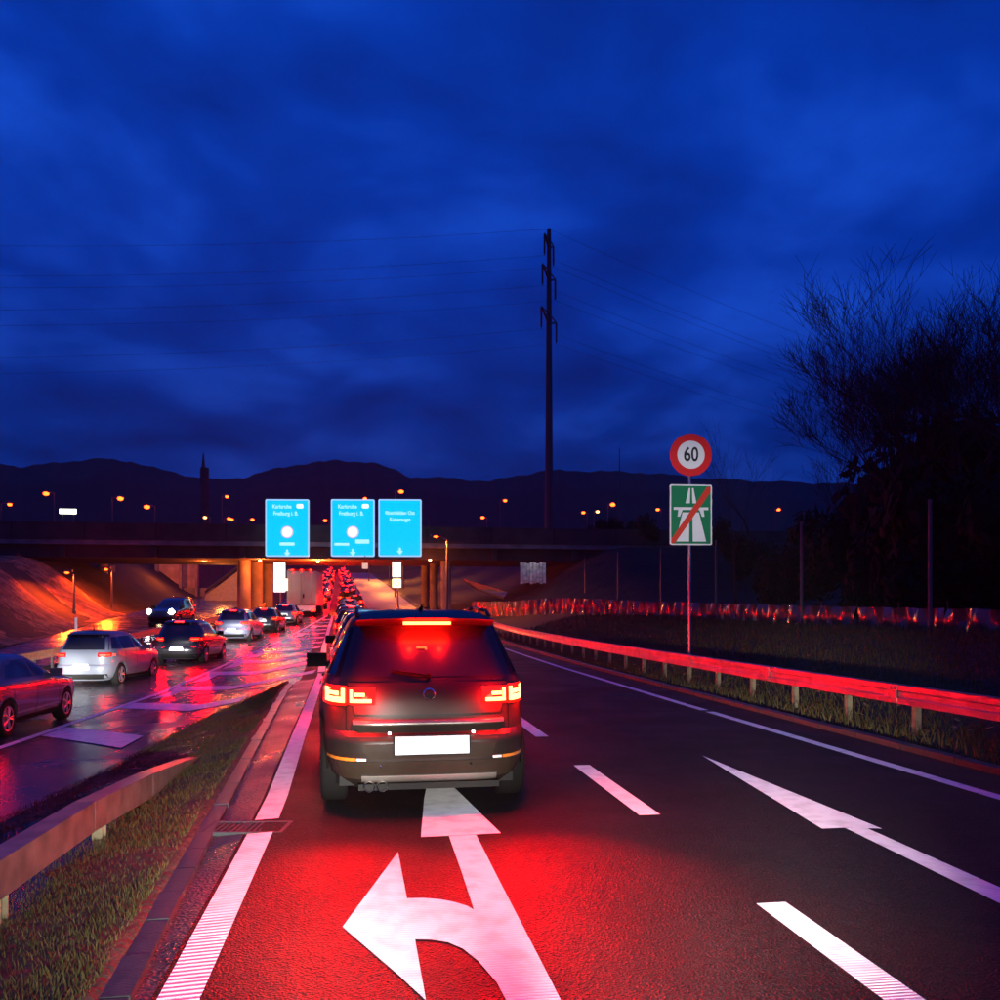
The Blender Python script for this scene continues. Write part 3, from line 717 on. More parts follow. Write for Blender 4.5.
# glowing hook on the glass, standing in for a light glimpsed through the window
b = MB(); yy = s.rear(0, 1.33) - .009
MB().box((-.045, yy, 1.352), (.085, .004, .016)).box((-.006, yy + .006, 1.336), (.016, .004, .034)).box((-.030, yy + .012, 1.316), (.050, .004, .012)).box((-.07, yy + .014, 1.306), (.03, .004, .012)).build('window_light_mark', emis('window_light_glow', (1, .22, .05), 1.2), suv)
b.bm.free()
# tailgate: cut line, recess for the plate, chrome handle strip, emblem
b = MB()
for sx in (-1, 1): s.patch('rear', [(sx * .672 - .005, .69), (sx * .672 + .005, .69), (sx * .672 + .005, 1.06), (sx * .672 - .005, 1.06)], .002, 0, 1, 8, b)
s.patch('rear', quad(-.67, .67, .683, .692), .002, 0, 16, 1, b); b.build('tailgate_seam', M_BLACK, suv)
b = MB()
b.grid([[(x, s.rear(x, 1.07) - o, z) for x in np.linspace(-.60, .60, 17)] for z, o in ((1.075, .004), (1.06, .020), (1.035, .024), (1.00, .030), (.95, .034), (.90, .032), (.86, .024), (.83, .006), (.82, -.005))])
s.patch('rear', [(-.60, .815), (.60, .815), (.665, 1.07), (-.665, 1.07)], .010, .0, 18, 6).build('tailgate', P_BROWN, suv, auto=40); b.bm.free()
b = MB(); rows = []
for z, o in ((.775, .0), (.772, .028), (.752, .040), (.738, .036), (.735, .0)): rows.append([(x, s.rear(x * .99, z) - o, z) for x in np.linspace(-.62, .62, 19)])
b.grid(rows); b.build('tailgate_handle_strip', mat('satin_trim', (.22, .20, .18), .30, metal=.7), suv, auto=50)
s.patch('rear', [(-.50, .47), (.50, .47), (.60, .725), (-.60, .725)], .003, .0, 14, 5).build('plate_recess', M_CLAD, suv, auto=40)
yp = -.028
MB().box((.012, yp, .578), (.60, .012, .145)).build('licence_plate', M_PLATE, suv, bevel=.004)
MB().box((.012, yp + .006, .578), (.625, .012, .168)).build('plate_holder', M_BLACK, suv, bevel=.004)
for x in (-.33, .35): MB().box((x, -.005, .675), (.022, .03, .016)).build('plate_lamp', M_PLAMP, suv)
b = MB(); R0, R1 = .052, .042; ye = s.rear(0, .975) - .016
for i in range(24):
    a, c = 2 * math.pi * i / 24, 2 * math.pi * (i + 1) / 24
    b.faces([(R0 * math.cos(a), ye, .975 + R0 * math.sin(a)), (R0 * math.cos(c), ye, .975 + R0 * math.sin(c)), (R1 * math.cos(c), ye - .006, .975 + R1 * math.sin(c)), (R1 * math.cos(a), ye - .006, .975 + R1 * math.sin(a))], [(0, 1, 2, 3)])
b.build('emblem_ring', M_CHROME, suv)
# bumper and cladding
s.patch('rear', [(-.86, .30), (.86, .30), (.895, .445), (-.895, .445)], .010, .0, 24, 5).build('bumper_cladding', M_CLAD, suv, auto=40)
b = MB(); rows = []
for z, o in ((.335, .0), (.33, .024), (.30, .030), (.272, .022), (.27, .0)): rows.append([(x, s.rear(x * .95, z) - o, z) for x in np.linspace(-.55, .55, 15)])
b.grid(rows); b.build('skid_plate', mat('skid_silver', (.20, .18, .16), .4, metal=.5), suv, auto=50)
MB().box((0, .12, .235), (1.15, .12, .05)).build('lower_valance', M_BLACK, suv, bevel=.01)
for sx, (a, c, d) in ((-1, (-.835, -.60, -.515)), (1, (.60, .835, .515))):
    b = s.patch('rear', quad(a, c, .452, .478), .016, .0, 6, 1); b.build('reflector', M_REFL, suv)
    lo, hi = (c + .008, d) if sx < 0 else (d, a - .008)
    s.patch('rear', quad(lo, hi, .455, .475), .015, .0, 3, 1).build('reversing_lamp', M_WHITEP, suv)
for x in (-.49, -.385):
    b = MB(); n = 20
    prof_ = [(.046, .12), (.046, .02), (.042, .012), (.036, .02), (.034, .12)]
    vs_ = [(x + rr * math.cos(2 * math.pi * i / n), yy, .245 + rr * math.sin(2 * math.pi * i / n)) for i in range(n) for rr, yy in prof_]
    k = len(prof_); b.faces(vs_, [(i * k + j, i * k + j + 1, ((i + 1) % n) * k + j + 1, ((i + 1) % n) * k + j) for i in range(n) for j in range(k - 1)])
    b.build('exhaust_pipe', M_CHROME, suv, auto=40)
for x in (-.40, .33):  MB().ball((x, s.rear(x, .415) - .012, .415), .011).build('parking_sensor', M_CHROME if x < 0 else M_BLACK, suv)
# tail lights: lens on wing and lens on tailgate, each with its glowing strips
for sx in (-1, 1):
    for (a, c, z0, z1) in ((.672, .888, .885, 1.045), (.44, .664, .895, 1.035)):
        x0, x1 = (a, c) if sx > 0 else (-c, -a)
        lo = s.patch('rear', quad(x0, x1, z0, z1), .014, .02, 8, 4).build('tail_light', M_LENSG, suv, auto=40)
        wing = a > .6
        b = MB()
        if wing:
            i0, i1 = (x0 + .012, x1 - .045) if sx > 0 else (x0 + .045, x1 - .012)
            s.patch('rear', quad(i0, i1, z0 + .025, z0 + .068), .034, 0, 5, 1, b)
            for u in (i0, i1 - .03): s.patch('rear', quad(u, u + .03, z0 + .072, z1 - .02), .034, 0, 1, 2, b)
            m_x = (i0 + i1) / 2; s.patch('rear', quad(m_x - .05, m_x + .03, z0 + .085, z0 + .115), .034, 0, 2, 1, b)
        else:
            i0, i1 = (x0 + .03, x1 - .02) if sx > 0 else (x0 + .02, x1 - .03)
            s.patch('rear', quad(i0, i1, z0 + .018, z0 + .046), .034, 0, 5, 1, b)
            u = i1 - .024 if sx > 0 else i0
            s.patch('rear', quad(u, u + .024, z0 + .05, z1 - .02), .034, 0, 1, 2, b)
            q0, q1 = (i1 - .12, i1 - .035) if sx > 0 else (i0 + .035, i0 + .12)
            s.patch('rear', quad(q0, q1, z0 + .068, z0 + .095), .034, 0, 2, 1, b)
        b.build('led_strip', M_LED_HERO, lo)
    l = lamp_obj('brake_beam', 'SPOT', (sx * .70, -.02, .965), 1150, (1, .0, .0), suv, spot_size=R_(70), spot_blend=1.0, shadow_soft_size=.09)
    l.rotation_euler = (R_(-66), 0, 0)
    for bx in (.80, .55): lamp_obj('lens_glow', 'POINT', (sx * bx, s.rear(bx, .96) - .10, .965), 75, (1, .002, .001), suv, shadow_soft_size=.03)
for sd_ in ('left', 'right'):
    for q in S_SUV['side']: s.patch(sd_, q, .005, .02, 5, 4).build('side_window', M_GLASSB, suv, auto=40)
    s.patch(sd_, quad(1.24, 2.98, .22, .36), .014, 0, 8, 3).build('sill_cladding', M_CLAD, suv)
    for wy in wys:
        b = MB(); sg = 1 if sd_ == 'right' else -1; n = 20; vs_ = []
        for i in range(n + 1):
            a = math.pi * i / n
            for rr in (.40, .455): 
                yy, z = wy + rr * math.cos(a), .345 + rr * math.sin(a)
                vs_.append((sg * (s.side(min(max(yy, .1), 4.3), max(z, .42)) + .010), yy, z))
        b.faces(vs_, [(2 * i, 2 * i + 1, 2 * i + 3, 2 * i + 2) for i in range(n)]); b.build('wheel_arch_trim', M_CLAD, suv)
    for dy_ in (1.65, 2.7): s.patch(sd_, quad(dy_, dy_ + .18, .955, .985), .024, 0, 2, 1).build('door_handle', P_BROWN, suv)
    for dy_ in (1.12, 1.98, 3.15): s.patch(sd_, quad(dy_, dy_ + .008, .38, 1.07), .003, 0, 1, 8).build('door_seam', M_BLACK, suv)
    sg = 1 if sd_ == 'right' else -1
    m = link('mirror', mirror_mesh(M_BLACK), suv, (sg * .875, 2.98, 1.12)); m.rotation_euler = (0, 0, 0 if sg > 0 else math.pi)
    MB().path([(sg * .58, .62, 1.615), (sg * .575, .75, 1.66), (sg * .565, 1.4, 1.69), (sg * .56, 2.0, 1.665), (sg * .575, 2.2, 1.61)], .016, 8).build('roof_rail', M_STEELD, suv, smooth=True)
b = MB(); y0 = s.rear(0, 1.13) - .02
b.tube((.0, s.rear(0, 1.125) - .03, 1.125), (-.30, s.rear(.3, 1.16) - .022, 1.165), .010); b.ball((0, s.rear(0, 1.125) - .02, 1.125), .022); b.build('rear_wiper', M_BLACK, suv)
MB().tube((0, .95, 1.66), (0, .80, 1.71), .02, .008).build('roof_aerial', M_BLACK, suv)
add_wheels(suv, wys, .885, .355, .235)

# ---- beams of the camera's own car and of the cars one sees from behind
HB = []
for hxx in (-.25, 1.05):
    for tx, ty, pw, an in ((-3.6, 13.0, 650, 24), (-3.3, 23.0, 2200, 11), (9.5, 19, 700, 20), (-.7, 6.6, 1900, 22), (-1.9, 7.0, 900, 22), (hxx + .3, 6.4, 3000, 22), (2.7, 7.2, 3300, 22), (1.3, 4.3, 420, 30), (3.9, 7.6, 3300, 18)):
        l = lamp_obj('own_headlamp', 'SPOT', (hxx, .3, .85), pw, (1, .94, .86), spot_size=R_(an), spot_blend=1.0, shadow_soft_size=.05)
        aim(l, (tx, ty, 0))
l = lamp_obj('sign_spot', 'SPOT', (1.05, .3, .85), 11500, (1, .96, .90), spot_size=R_(11), spot_blend=.9, shadow_soft_size=.06)  # extra narrow spot added to brighten the two road signs
aim(l, (7.95, 22.2, 4.6))

# ---- the queue in the left carriageway
def put(px, D): return (gx(px, D), gy(px, D))
def place(px, D, dz=0): x, y = put(px, D); return (x, y, H(x, y) + dz)
# nearest, cut by the picture edge
c1 = make_car(SEDAN, 'sedan', 'silver sedan cut by the left picture edge, red light mirrored on its doors', 'car', mat('dusky_silver_paint', (.085, .085, .115), .25, metal=.5, coat=.8), (-7.25, 16.0, -.56), R_(-2), (.95, 3.72), .33, S_SEDAN, M_LED_DIM, None)
head_lamps(c1, SEDAN, .7, .68, 15000, 3.2, 19, yaw=15)
x, y = put(80, 26.4)
c2 = make_car(SUV, 'suv', 'silver-white SUV with brightly lit tailgate and orange tail lights in the left queue', 'car', P_WHITE, (x, y, H(x, y) - .06), R_(-7), (.85, 3.5), .35, S_SUV, M_LED_DIM, None)
MB().tube((0, 1.0, 1.66), (0, .9, 1.80), .035, .012).build('roof_aerial', M_BLACK, c2)
head_lamps(c2, SUV, .7, .80, 900, 4.5, 32)
x, y = put(176, 33.5)
c3 = make_car(SUV, 'hatchback', 'dark small car with three red brake lights behind the bright white SUV', 'car', P_DARK, (x, y, H(x, y)), R_(-5), (.85, 3.5), .35, S_SUV, M_LED_Q, M_LED_FAR)
head_lamps(c3, SUV, .7, .80, 9000, 3.0, 22)
x, y = put(231, 45.5)
c4 = make_car(SUV, 'family_car', 'blue-white car with glaring lower tailgate, nearest the dark railing in the queue', 'car', mat('pale_blue_paint', (.20, .22, .32), .3, metal=.3, coat=.8), (x, y, H(x, y)), R_(-4), (.85, 3.5), .35, S_SUV, M_LED_Q, M_LED_FAR)
head_lamps(c4, SUV, .7, .80, 900, 4, 30)
x, y = put(262, 54)
c5 = make_car(HATCH, 'hatchback', 'dark red-lit hatchback in the left queue just ahead of the blue-white car', 'car', P_DARK, (x, y, H(x, y)), R_(-4), (.72, 3.3), .32, S_HATCH, M_LED_Q, M_LED_FAR)
head_lamps(c5, HATCH, .65, .72, 700, 4, 30)
x, y = put(284, 63)
c6 = make_car(HATCH, 'hatchback', 'small silver hatchback in the queue right behind the tall box truck', 'car', P_SILVER, (x, y, H(x, y)), R_(-3), (.72, 3.3), .32, S_HATCH, M_LED_Q, M_LED_FAR)
head_lamps(c6, HATCH, .65, .72, 300, 3.5, 20)
# the car just ahead of the SUV
c7 = make_car(SUV, 'suv', 'dark car hidden ahead of the braking SUV, only its left mirror and roof showing', 'car', P_DARK, (.22, 14.6, 0), R_(2), (.85, 3.5), .35, S_SUV, M_LED_Q, M_LED_FAR)

# ---- box truck
TX, TY = put(301.5, 76)
tr = thing('box_truck', 'tall pale box truck with closed rear doors in the queue under the bridge', 'truck', (TX, TY, H(TX, TY)), R_(-1.5))
MB().box((0, 3.6, 2.42), (2.46, 7.0, 2.9)).build('cargo_box', mat('pale_truck_panel', (.40, .36, .32), .5), tr, bevel=.06)
for sx in (-1, 1):
    d = MB().box((sx * .595, .075, 2.42), (1.15, .05, 2.72)).build('door', mat('truck_door', (.42, .38, .33), .45, var=.06, vscale=2), tr, bevel=.015)
    MB().tube((sx * .10, .03, 1.10), (sx * .10, .03, 3.76), .022).tube((sx * .85, .03, 1.10), (sx * .85, .03, 3.76), .022).build('lock_rod', M_GALV, d)
MB().box((.16, .03, 1.75), (.12, .05, .36)).build('lock_handle', M_BLACK, tr)
MB().box((0, .06, 3.93), (2.3, .10, .16)).build('top_rail', M_LENS, tr)
for x in (-.75, 0, .75): MB().box((x, .0, 3.93), (.14, .05, .07)).build('marker_light', M_LED_FAR, tr)
MB().box((0, .1, .72), (2.35, .14, .42)).build('bumper_board', M_PLATE, tr, bevel=.02)
MB().box((0, .3, .46), (2.3, .3, .10)).build('underrun_bar', M_STEELD, tr)
for sx in (-1, 1):
    o = MB().box((sx * .98, .0, .52), (.36, .06, .12)).build('tail_light', M_LENS, tr); MB().box((sx * .98, -.035, .52), (.26, .02, .07)).build('led_strip', M_LED_Q, o)
    for wy in (1.6, 5.6):
        o = link('wheel', WM[(.355, .235)][0], tr, (sx * 1.0, wy, .48)); o.scale = (1.3, 1.35, 1.35)
MB().box((0, 8.05, 1.55), (2.3, 1.7, 2.2)).build('cab', P_SILVER, tr, bevel=.12)
MB().box((0, 4.2, .75), (.9, 8.2, .28)).build('chassis', M_STEELD, tr)

# ---- far queue: one small car of each kind, then copies
def far_car_mesh(shape, paint, led, hi, S, k):
    b = shape.loft(20, .2)
    b.mi = 1
    shape.patch('rear', [(-S['rw0'], S['belt'] + .04), (S['rw0'], S['belt'] + .04), (S['rw1'], S['roof'] - .12), (-S['rw1'], S['roof'] - .12)], .01, 0, 3, 2, b)
    for sd_ in ('left', 'right'):
        for q in S['side']: shape.patch(sd_, q, .01, 0, 2, 1, b)
    for sx in (-1, 1):
        for wy in (.8, 3.3): b.tube((sx * .62, wy, .33), (sx * (S['half'] + .01), wy, .33), .33, n=12)
    b.mi = 2
    for sx in (-1, 1): shape.patch('rear', quad(min(sx * .50, sx * .84), max(sx * .50, sx * .84), S['lamp'][0][1] + .0, S['lamp'][1][1] - .0), .02, 0, 2, 1, b)
    b.mi = 3; shape.patch('rear', quad(-.15, .15, S['roof'] - .09, S['roof'] - .06), .02, 0, 1, 1, b)
    b.mi = 4; shape.patch('rear', quad(-.26, .26, S['plate'] - .06, S['plate'] + .06), .02, 0, 1, 1, b)
    return b.mesh('far_car', [paint, M_GLASSB, led, hi, M_PLATE])
FM = [far_car_mesh(HATCH, P_DARK, M_LED_Q, M_LED_FAR, S_HATCH, 0), far_car_mesh(SUV, P_SILVER, M_LED_Q, M_LED_FAR, S_SUV, 1), far_car_mesh(SUV, P_BROWN, M_LED_FAR, M_LED_DIM, S_SUV, 2)]
random.seed(21)
k = 0
def far(x, y, rz, label, group):
    global k
    o = link('queued_car', FM[k % 3], None, (x, y, H(x, y))); o.rotation_euler = (0.055 if y > 82 else 0, 0, rz); k += 1
    tag(o, label, 'car', group)
n_ = 0
yy = 22.8
while yy < 82:                                     # in our own lane, ahead of the SUV
    x = Xl(yy) + 1.35 + random.uniform(-.1, .1)
    nth = ['second', 'third', 'fourth', 'fifth', 'sixth', 'seventh', 'eighth', 'ninth', 'tenth', 'eleventh'][n_]
    far(x, yy, R_(2.5), nth + ' car ahead in the queue hidden by the braking SUV', 'cars queuing ahead of the SUV'); n_ += 1
    yy += 6.9 + random.uniform(-.3, .5)
yy = 88
LAB = 'small far car with red brake lights climbing beyond the bridge'
while yy < 262:
    xl = Xl(yy)
    far(xl + 1.6 + random.uniform(-.4, .4), yy, R_(1.2), LAB + ', right-hand column', 'far cars in the right-hand column')
    far(xl - 1.9 + random.uniform(-.4, .4), yy + random.uniform(1, 3), R_(1.2), LAB + ', left-hand column', 'far cars in the left-hand column')
    yy += 5.9 + random.uniform(0, 1.2)

# ---- oncoming vehicles on the opposite carriageway
def oncoming(px, D, name, label, led, paint, shape, S, wys, r):
    x, y = put(px, D)
    t = make_car(shape, name, label, 'van' if name == 'van' else 'car', paint, (x, y, zl(y)), R_(180 - 8), wys, r, S, M_LED_DIM, None, front_lit=led)
    return t
v = oncoming(184, 60.5, 'van', 'oncoming van with glaring white headlights on the opposite carriageway', M_HEAD, P_DARK, SUV, S_SUV, (.85, 3.5), .35)
v.scale = (1.05, 1.0, 1.15)
for sx in (-1, 1): MB().ball((sx * .66, SUV.front(.66, .86) + .02, .86), .15).build('headlight', M_HEAD, v)  # glowing balls added over the lamps as their glare
v2 = oncoming(187, 74, 'hatchback', 'oncoming car with warm yellow headlight behind the glaring van', M_HEADY, P_SILVER, SUV, S_SUV, (.85, 3.5), .35)
for sx in (-1, 1): MB().ball((sx * .66, SUV.front(.66, .86) + .02, .86), .13).build('headlight', M_HEADY, v2)  # same added glare balls, in the warm tint

# ------------------------------------------------------------------ signs
M_SIGNG = mat('sign_green', (0.0, 0.17, 0.06), .45)
M_SIGNR = mat('sign_red', (0.62, 0.012, 0.010), .45)
M_SIGNWH = mat('sign_white', (0.72, 0.72, 0.70), .5)
M_SIGNOR = mat('sign_slash_red', (0.60, 0.035, 0.012), .45)
M_INK = mat('sign_black', (0.015, 0.015, 0.02), .6)
SDp = 22.5
sx_, sy_ = put(690.5, SDp); gz = G(sx_, sy_)
sp = thing('sign_post', 'thin grey post carrying the round 60 sign and green motorway end sign', 'sign post', (sx_, sy_, gz))
MB().tube((0, 0.06, -.3), (0, .06, zz_at(436, SDp) - gz), .038, n=12).build('pole', M_GALV, sp)
MB().box((0, .02, zz_at(455, SDp) - gz), (.12, .10, .05)).box((0, .02, zz_at(500, SDp) - gz), (.12, .10, .05)).box((0, .02, zz_at(532, SDp) - gz), (.12, .10, .05)).build('clamp', M_STEELD, sp)
kpm = FPX / SDp
def disc(r, y0, y1, n=48): return MB().prism([(r * math.cos(2 * math.pi * i / n), r * math.sin(2 * math.pi * i / n)) for i in range(n)], y0, y1)
s60 = thing('speed_sign', 'round red-rimmed speed limit 60 sign above the green sign', 'road sign', (sx_, sy_ - .02, zz_at(455, SDp)), -.06)
RD = 21.3 / kpm
disc(RD, -.015, .012).build('rim', M_SIGNR, s60)
disc(RD * .655, -.020, -.0155).build('face', M_SIGNWH, s60)
disc(RD * .985, .013, .017).build('back_plate', M_GALV, s60)
text('numerals', '60', RD * .92, M_INK, s60, (0, -.023, -.005), sx=.78, bold=.008)
gs = thing('motorway_end_sign', 'green motorway end sign with white carriageways and red diagonal bar', 'road sign', (sx_, sy_ - .02, zz_at(515, SDp)), -.06)
gw, gh = 43 / kpm, 60.5 / kpm
def rrect(w_, h, r, n=5):
    p = []
    for cx_, cy_, a0 in ((w_ / 2 - r, h / 2 - r, 0), (-w_ / 2 + r, h / 2 - r, 90), (-w_ / 2 + r, -h / 2 + r, 180), (w_ / 2 - r, -h / 2 + r, 270)):
        for i in range(n + 1): a = R_(a0 + 90 * i / n); p.append((cx_ + r * math.cos(a), cy_ + r * math.sin(a)))
    return p
MB().prism(rrect(gw, gh, .04), -.012, .012).build('border', M_SIGNWH, gs)
MB().prism(rrect(gw - .07, gh - .07, .03), -.016, -.0125).build('face', M_SIGNG, gs)
MB().prism(rrect(gw - .02, gh - .02, .03), .0125, .017).build('back_plate', M_GALV, gs)
U = lambda px, py: ((px - 0.5) * gw, (0.5 - py) * gh)
b = MB()
for poly in ([(.45, .06), (.485, .06), (.475, .31), (.37, .31)], [(.525, .06), (.56, .06), (.63, .31), (.535, .31)],
             [(.09, .375), (.91, .375), (.91, .42), (.80, .42), (.82, .53), (.76, .53), (.70, .42), (.30, .42), (.24, .53), (.18, .53), (.20, .42), (.09, .42)],
             [(.30, .46), (.465, .46), (.455, .94), (.13, .94)], [(.535, .46), (.69, .46), (.86, .94), (.545, .94)]):
    b.prism([U(*q) for q in poly], -.020, -.0165)
b.build('motorway_symbol', M_SIGNWH, gs)
MB().prism([U(.035, .90), U(.035, .97), U(.12, .97), U(.965, .12), U(.965, .035), U(.88, .035)], -.024, -.0205).build('diagonal_bar', M_SIGNOR, gs)

# ------------------------------------------------------------------ bridge
BY0, BY1 = 85.0, 98.0
ZU, ZT = zz_at(559, 84), zz_at(526, 84)
br = thing('road_bridge', 'wide dark concrete road bridge spanning both carriageways', 'bridge', (0, 85, 0))
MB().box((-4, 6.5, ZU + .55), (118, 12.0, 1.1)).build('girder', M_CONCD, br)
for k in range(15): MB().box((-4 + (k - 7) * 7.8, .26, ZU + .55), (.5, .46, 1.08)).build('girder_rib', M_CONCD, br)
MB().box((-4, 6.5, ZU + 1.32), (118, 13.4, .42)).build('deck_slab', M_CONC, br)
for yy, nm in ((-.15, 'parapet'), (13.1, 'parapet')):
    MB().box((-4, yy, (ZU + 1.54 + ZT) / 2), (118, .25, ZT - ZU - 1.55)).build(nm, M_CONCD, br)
    for k in range(20): MB().box((-62 + k * 6.1, yy - .135, (ZU + 1.54 + ZT) / 2), (.06, .018, ZT - ZU - 1.6)).build('panel_joint', M_BLACK, br) if yy < 0 else None
def col(px, D, r, zb=None):
    x, y = put(px, D); z0 = G(x, y) - .5
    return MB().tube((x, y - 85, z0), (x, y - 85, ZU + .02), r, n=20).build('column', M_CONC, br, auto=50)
for px, D, r in ((244, 86, .62), (257, 89, .55), (268, 93, .5), (425, 96, .42), (434, 92, .42), (446, 87, .5), (66, 88, .5), (103, 93, .5), (110, 96, .5)): col(px, D, r)
# abutments and walls below the deck
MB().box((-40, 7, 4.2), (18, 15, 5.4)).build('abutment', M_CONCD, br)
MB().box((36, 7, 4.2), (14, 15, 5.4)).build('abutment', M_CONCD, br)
def under_lamp(px, py, D, power, col=(1, .30, .06), r=.16):
    x, y = put(px, D); z = zz_at(py, D)
    MB().ball((x, y - 85, z), r, 10, 6, .6).build('under_deck_lamp', M_SODW, br)
    if power: lamp_obj('under_deck_light', 'POINT', (x, y - 85, z - .35), power * 1.3, (1, .15, .02), br, shadow_soft_size=.15)
ZL = ZU - .25
def px_at(x, y): D = x * SN + y * CS; return 500 + FPX * (x * CS - y * SN) / D
for px, py, D, pw in ((260, 560.5, 84, 1500), (430, 560, 84, 160), (204, 561, 88, 600), (318, 561.5, 86, 4200)): under_lamp(px, py, D, pw)  # the last one, over the truck, is added to turn it orange

# far retaining wall with lit bays behind the bridge on the left
wl = thing('retaining_wall', 'orange-lit wall with bays and a light concrete ramp seen under the bridge', 'wall', (gx(150, 116), gy(150, 116), 2.6))
def wp(px, py, D=116): p = W(px, D, py); return p - Vector(wl.location)
def wpanel(name, x0, x1, y0, y1, m, D=116, th=.5):
    p, q = wp(x0, y1, D), wp(x1, y0, D); c = (p + q) / 2
    return MB().box((c.x, c.y, c.z), ((q - p).xy.length, th, q.z - p.z), rz=math.atan2((q - p).y, (q - p).x)).build(name, m, wl)
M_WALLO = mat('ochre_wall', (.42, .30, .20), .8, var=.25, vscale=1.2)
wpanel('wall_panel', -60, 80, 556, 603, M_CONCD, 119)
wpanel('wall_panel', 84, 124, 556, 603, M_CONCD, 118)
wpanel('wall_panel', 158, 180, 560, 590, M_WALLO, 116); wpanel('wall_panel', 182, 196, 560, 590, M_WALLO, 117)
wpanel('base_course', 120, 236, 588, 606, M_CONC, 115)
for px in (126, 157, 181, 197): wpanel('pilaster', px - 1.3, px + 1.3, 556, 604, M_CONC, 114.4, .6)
wpanel('doorway', 96, 106, 572, 592, mat('pale_door', (.6, .5, .3), .6), 117.6)
b = MB(); P = [wp(200, 611, 106), wp(238, 611, 106), wp(238, 571, 106), wp(206, 595, 106)]
n = Vector((0, 5, 0)); b.faces(P + [p + n for p in P], [(0, 1, 2, 3), (7, 6, 5, 4), (0, 4, 5, 1), (1, 5, 6, 2), (2, 6, 7, 3), (3, 7, 4, 0)]); b.build('ramp', mat('pale_concrete', (.5, .44, .34), .8, var=.15), wl)
MB().tube(wp(205, 592, 105.6), wp(238, 567, 105.6), .16).build('ramp_rail', M_STEELD, wl)
lamp_obj('bay_light', 'POINT', tuple(W(168, 108, 568)), 1500, (1, .15, .02), shadow_soft_size=.3)
lamp_obj('ramp_light', 'POINT', tuple(W(222, 98, 575)), 1300, (1, .25, .04), shadow_soft_size=.3)
# sloping lit bank behind the wall gap
b = MB(); P = [W(120, 128, 590), W(160, 128, 590), W(160, 140, 566), W(120, 140, 562)]
b.faces(P, [(0, 1, 2, 3)]); o = struct(b.build('lit_bank', mat('lit_grass_bank', (.10, .12, .03), .9, var=.5, vscale=.5)))
lamp_obj('bank_light', 'POINT', tuple(W(141, 122, 562)), 2600, (1, .80, .35), shadow_soft_size=.3)

# ------------------------------------------------------------------ motorway direction signs hung on the bridge
def direction_sign(px0, px1, label, lines, disc_=None, badge=None, arrow_px=None, bars=()):
    D = 80.5; k = D / FPX
    cx_ = (px0 + px1) / 2; x, y = put(cx_, D); zc = zz_at(528, D)
    t = thing('direction_sign', label, 'motorway sign', (x, y, zc), -.10)
    wd, h = (px1 - px0) * k, 57.5 * k
    MB().prism(rrect(wd, h, .14), -.02, .14).build('casing', M_SIGNRIM, t)
    MB().prism(rrect(wd - .26, h - .26, .08), -.03, -.0205).build('face', M_SIGNB, t)
    for sx in (-1, 1): MB().box((sx * wd * .3, 2.1, -.6), (.14, 4.0, .14)).box((sx * wd * .3, .25, 0), (.16, .18, h * .9)).build('bracket', M_STEELD, t)
    for body, fx, fy, size in lines: text('lettering', body, size, M_SIGNW, t, ((fx) * wd, -.036, (.5 - fy) * h), sx=.86, bold=.012)
    if disc_:
        dx_, dy_ = disc_
        b = MB(); c = (dx_ * wd, (.5 - dy_) * h)
        b.prism([(c[0] + .56 * math.cos(2 * math.pi * i / 28), c[1] + .56 * math.sin(2 * math.pi * i / 28)) for i in range(28)], -.036, -.031); b.build('round_rim', emis('disc_rim', (.62, .50, .62), 1.0), t)
        b = MB(); b.prism([(c[0] + .44 * math.cos(2 * math.pi * i / 28), c[1] + .44 * math.sin(2 * math.pi * i / 28)) for i in range(28)], -.042, -.037); b.build('round_face', emis('disc_white', (1, .97, .97), 1.25), t)
    if badge:
        c = (badge[0] * wd, (.5 - badge[1]) * h); MB().prism([(c[0] + u, c[1] + v) for u, v in rrect(.62, .40, .12)], -.036, -.031).build('badge', emis('badge_white', (.8, 1, 1), 1.15), t)
    for (u0, u1, v, hh) in bars:
        MB().prism([((u0) * wd, (.5 - v) * h), (u1 * wd, (.5 - v) * h), (u1 * wd, (.5 - v - hh) * h), (u0 * wd, (.5 - v - hh) * h)], -.036, -.031).build('panel_bar', M_SIGNW, t)
    if arrow_px:
        ax_, ay_ = arrow_px[0] * wd, (.5 - arrow_px[1]) * h
        MB().prism([(ax_, ay_ - .34), (ax_ + .30, ay_ + .02), (ax_ + .09, ay_ + .02), (ax_ + .09, ay_ + .30), (ax_ - .09, ay_ + .30), (ax_ - .09, ay_ + .02), (ax_ - .30, ay_ + .02)], -.036, -.031).build('arrow', M_SIGNW, t)
    return t
direction_sign(265.5, 309, 'leftmost glowing blue direction sign with white disc, set apart from the other two', [('Karlsruhe', -.12, .13, .50), ('Freiburg i. B.', -.03, .25, .50)], disc_=(0, .57), badge=(.29, .12), arrow_px=(0, .93), bars=((-.17, .17, .75, .055),))
direction_sign(331, 374.5, 'middle glowing blue direction sign with white disc, left beside its neighbour sign', [('Karlsruhe', -.12, .13, .50), ('Freiburg i. B.', -.03, .25, .50)], disc_=(0, .57), badge=(.29, .12), arrow_px=(0, .92), bars=((-.42, -.08, .76, .045), (.06, .38, .70, .07)))
direction_sign(378.5, 421.5, 'rightmost glowing blue direction sign, without any white disc', [('Rheinfelden Ost', 0, .24, .47), ('Kaiseraugst', 0, .355, .47)], arrow_px=(0, .90))
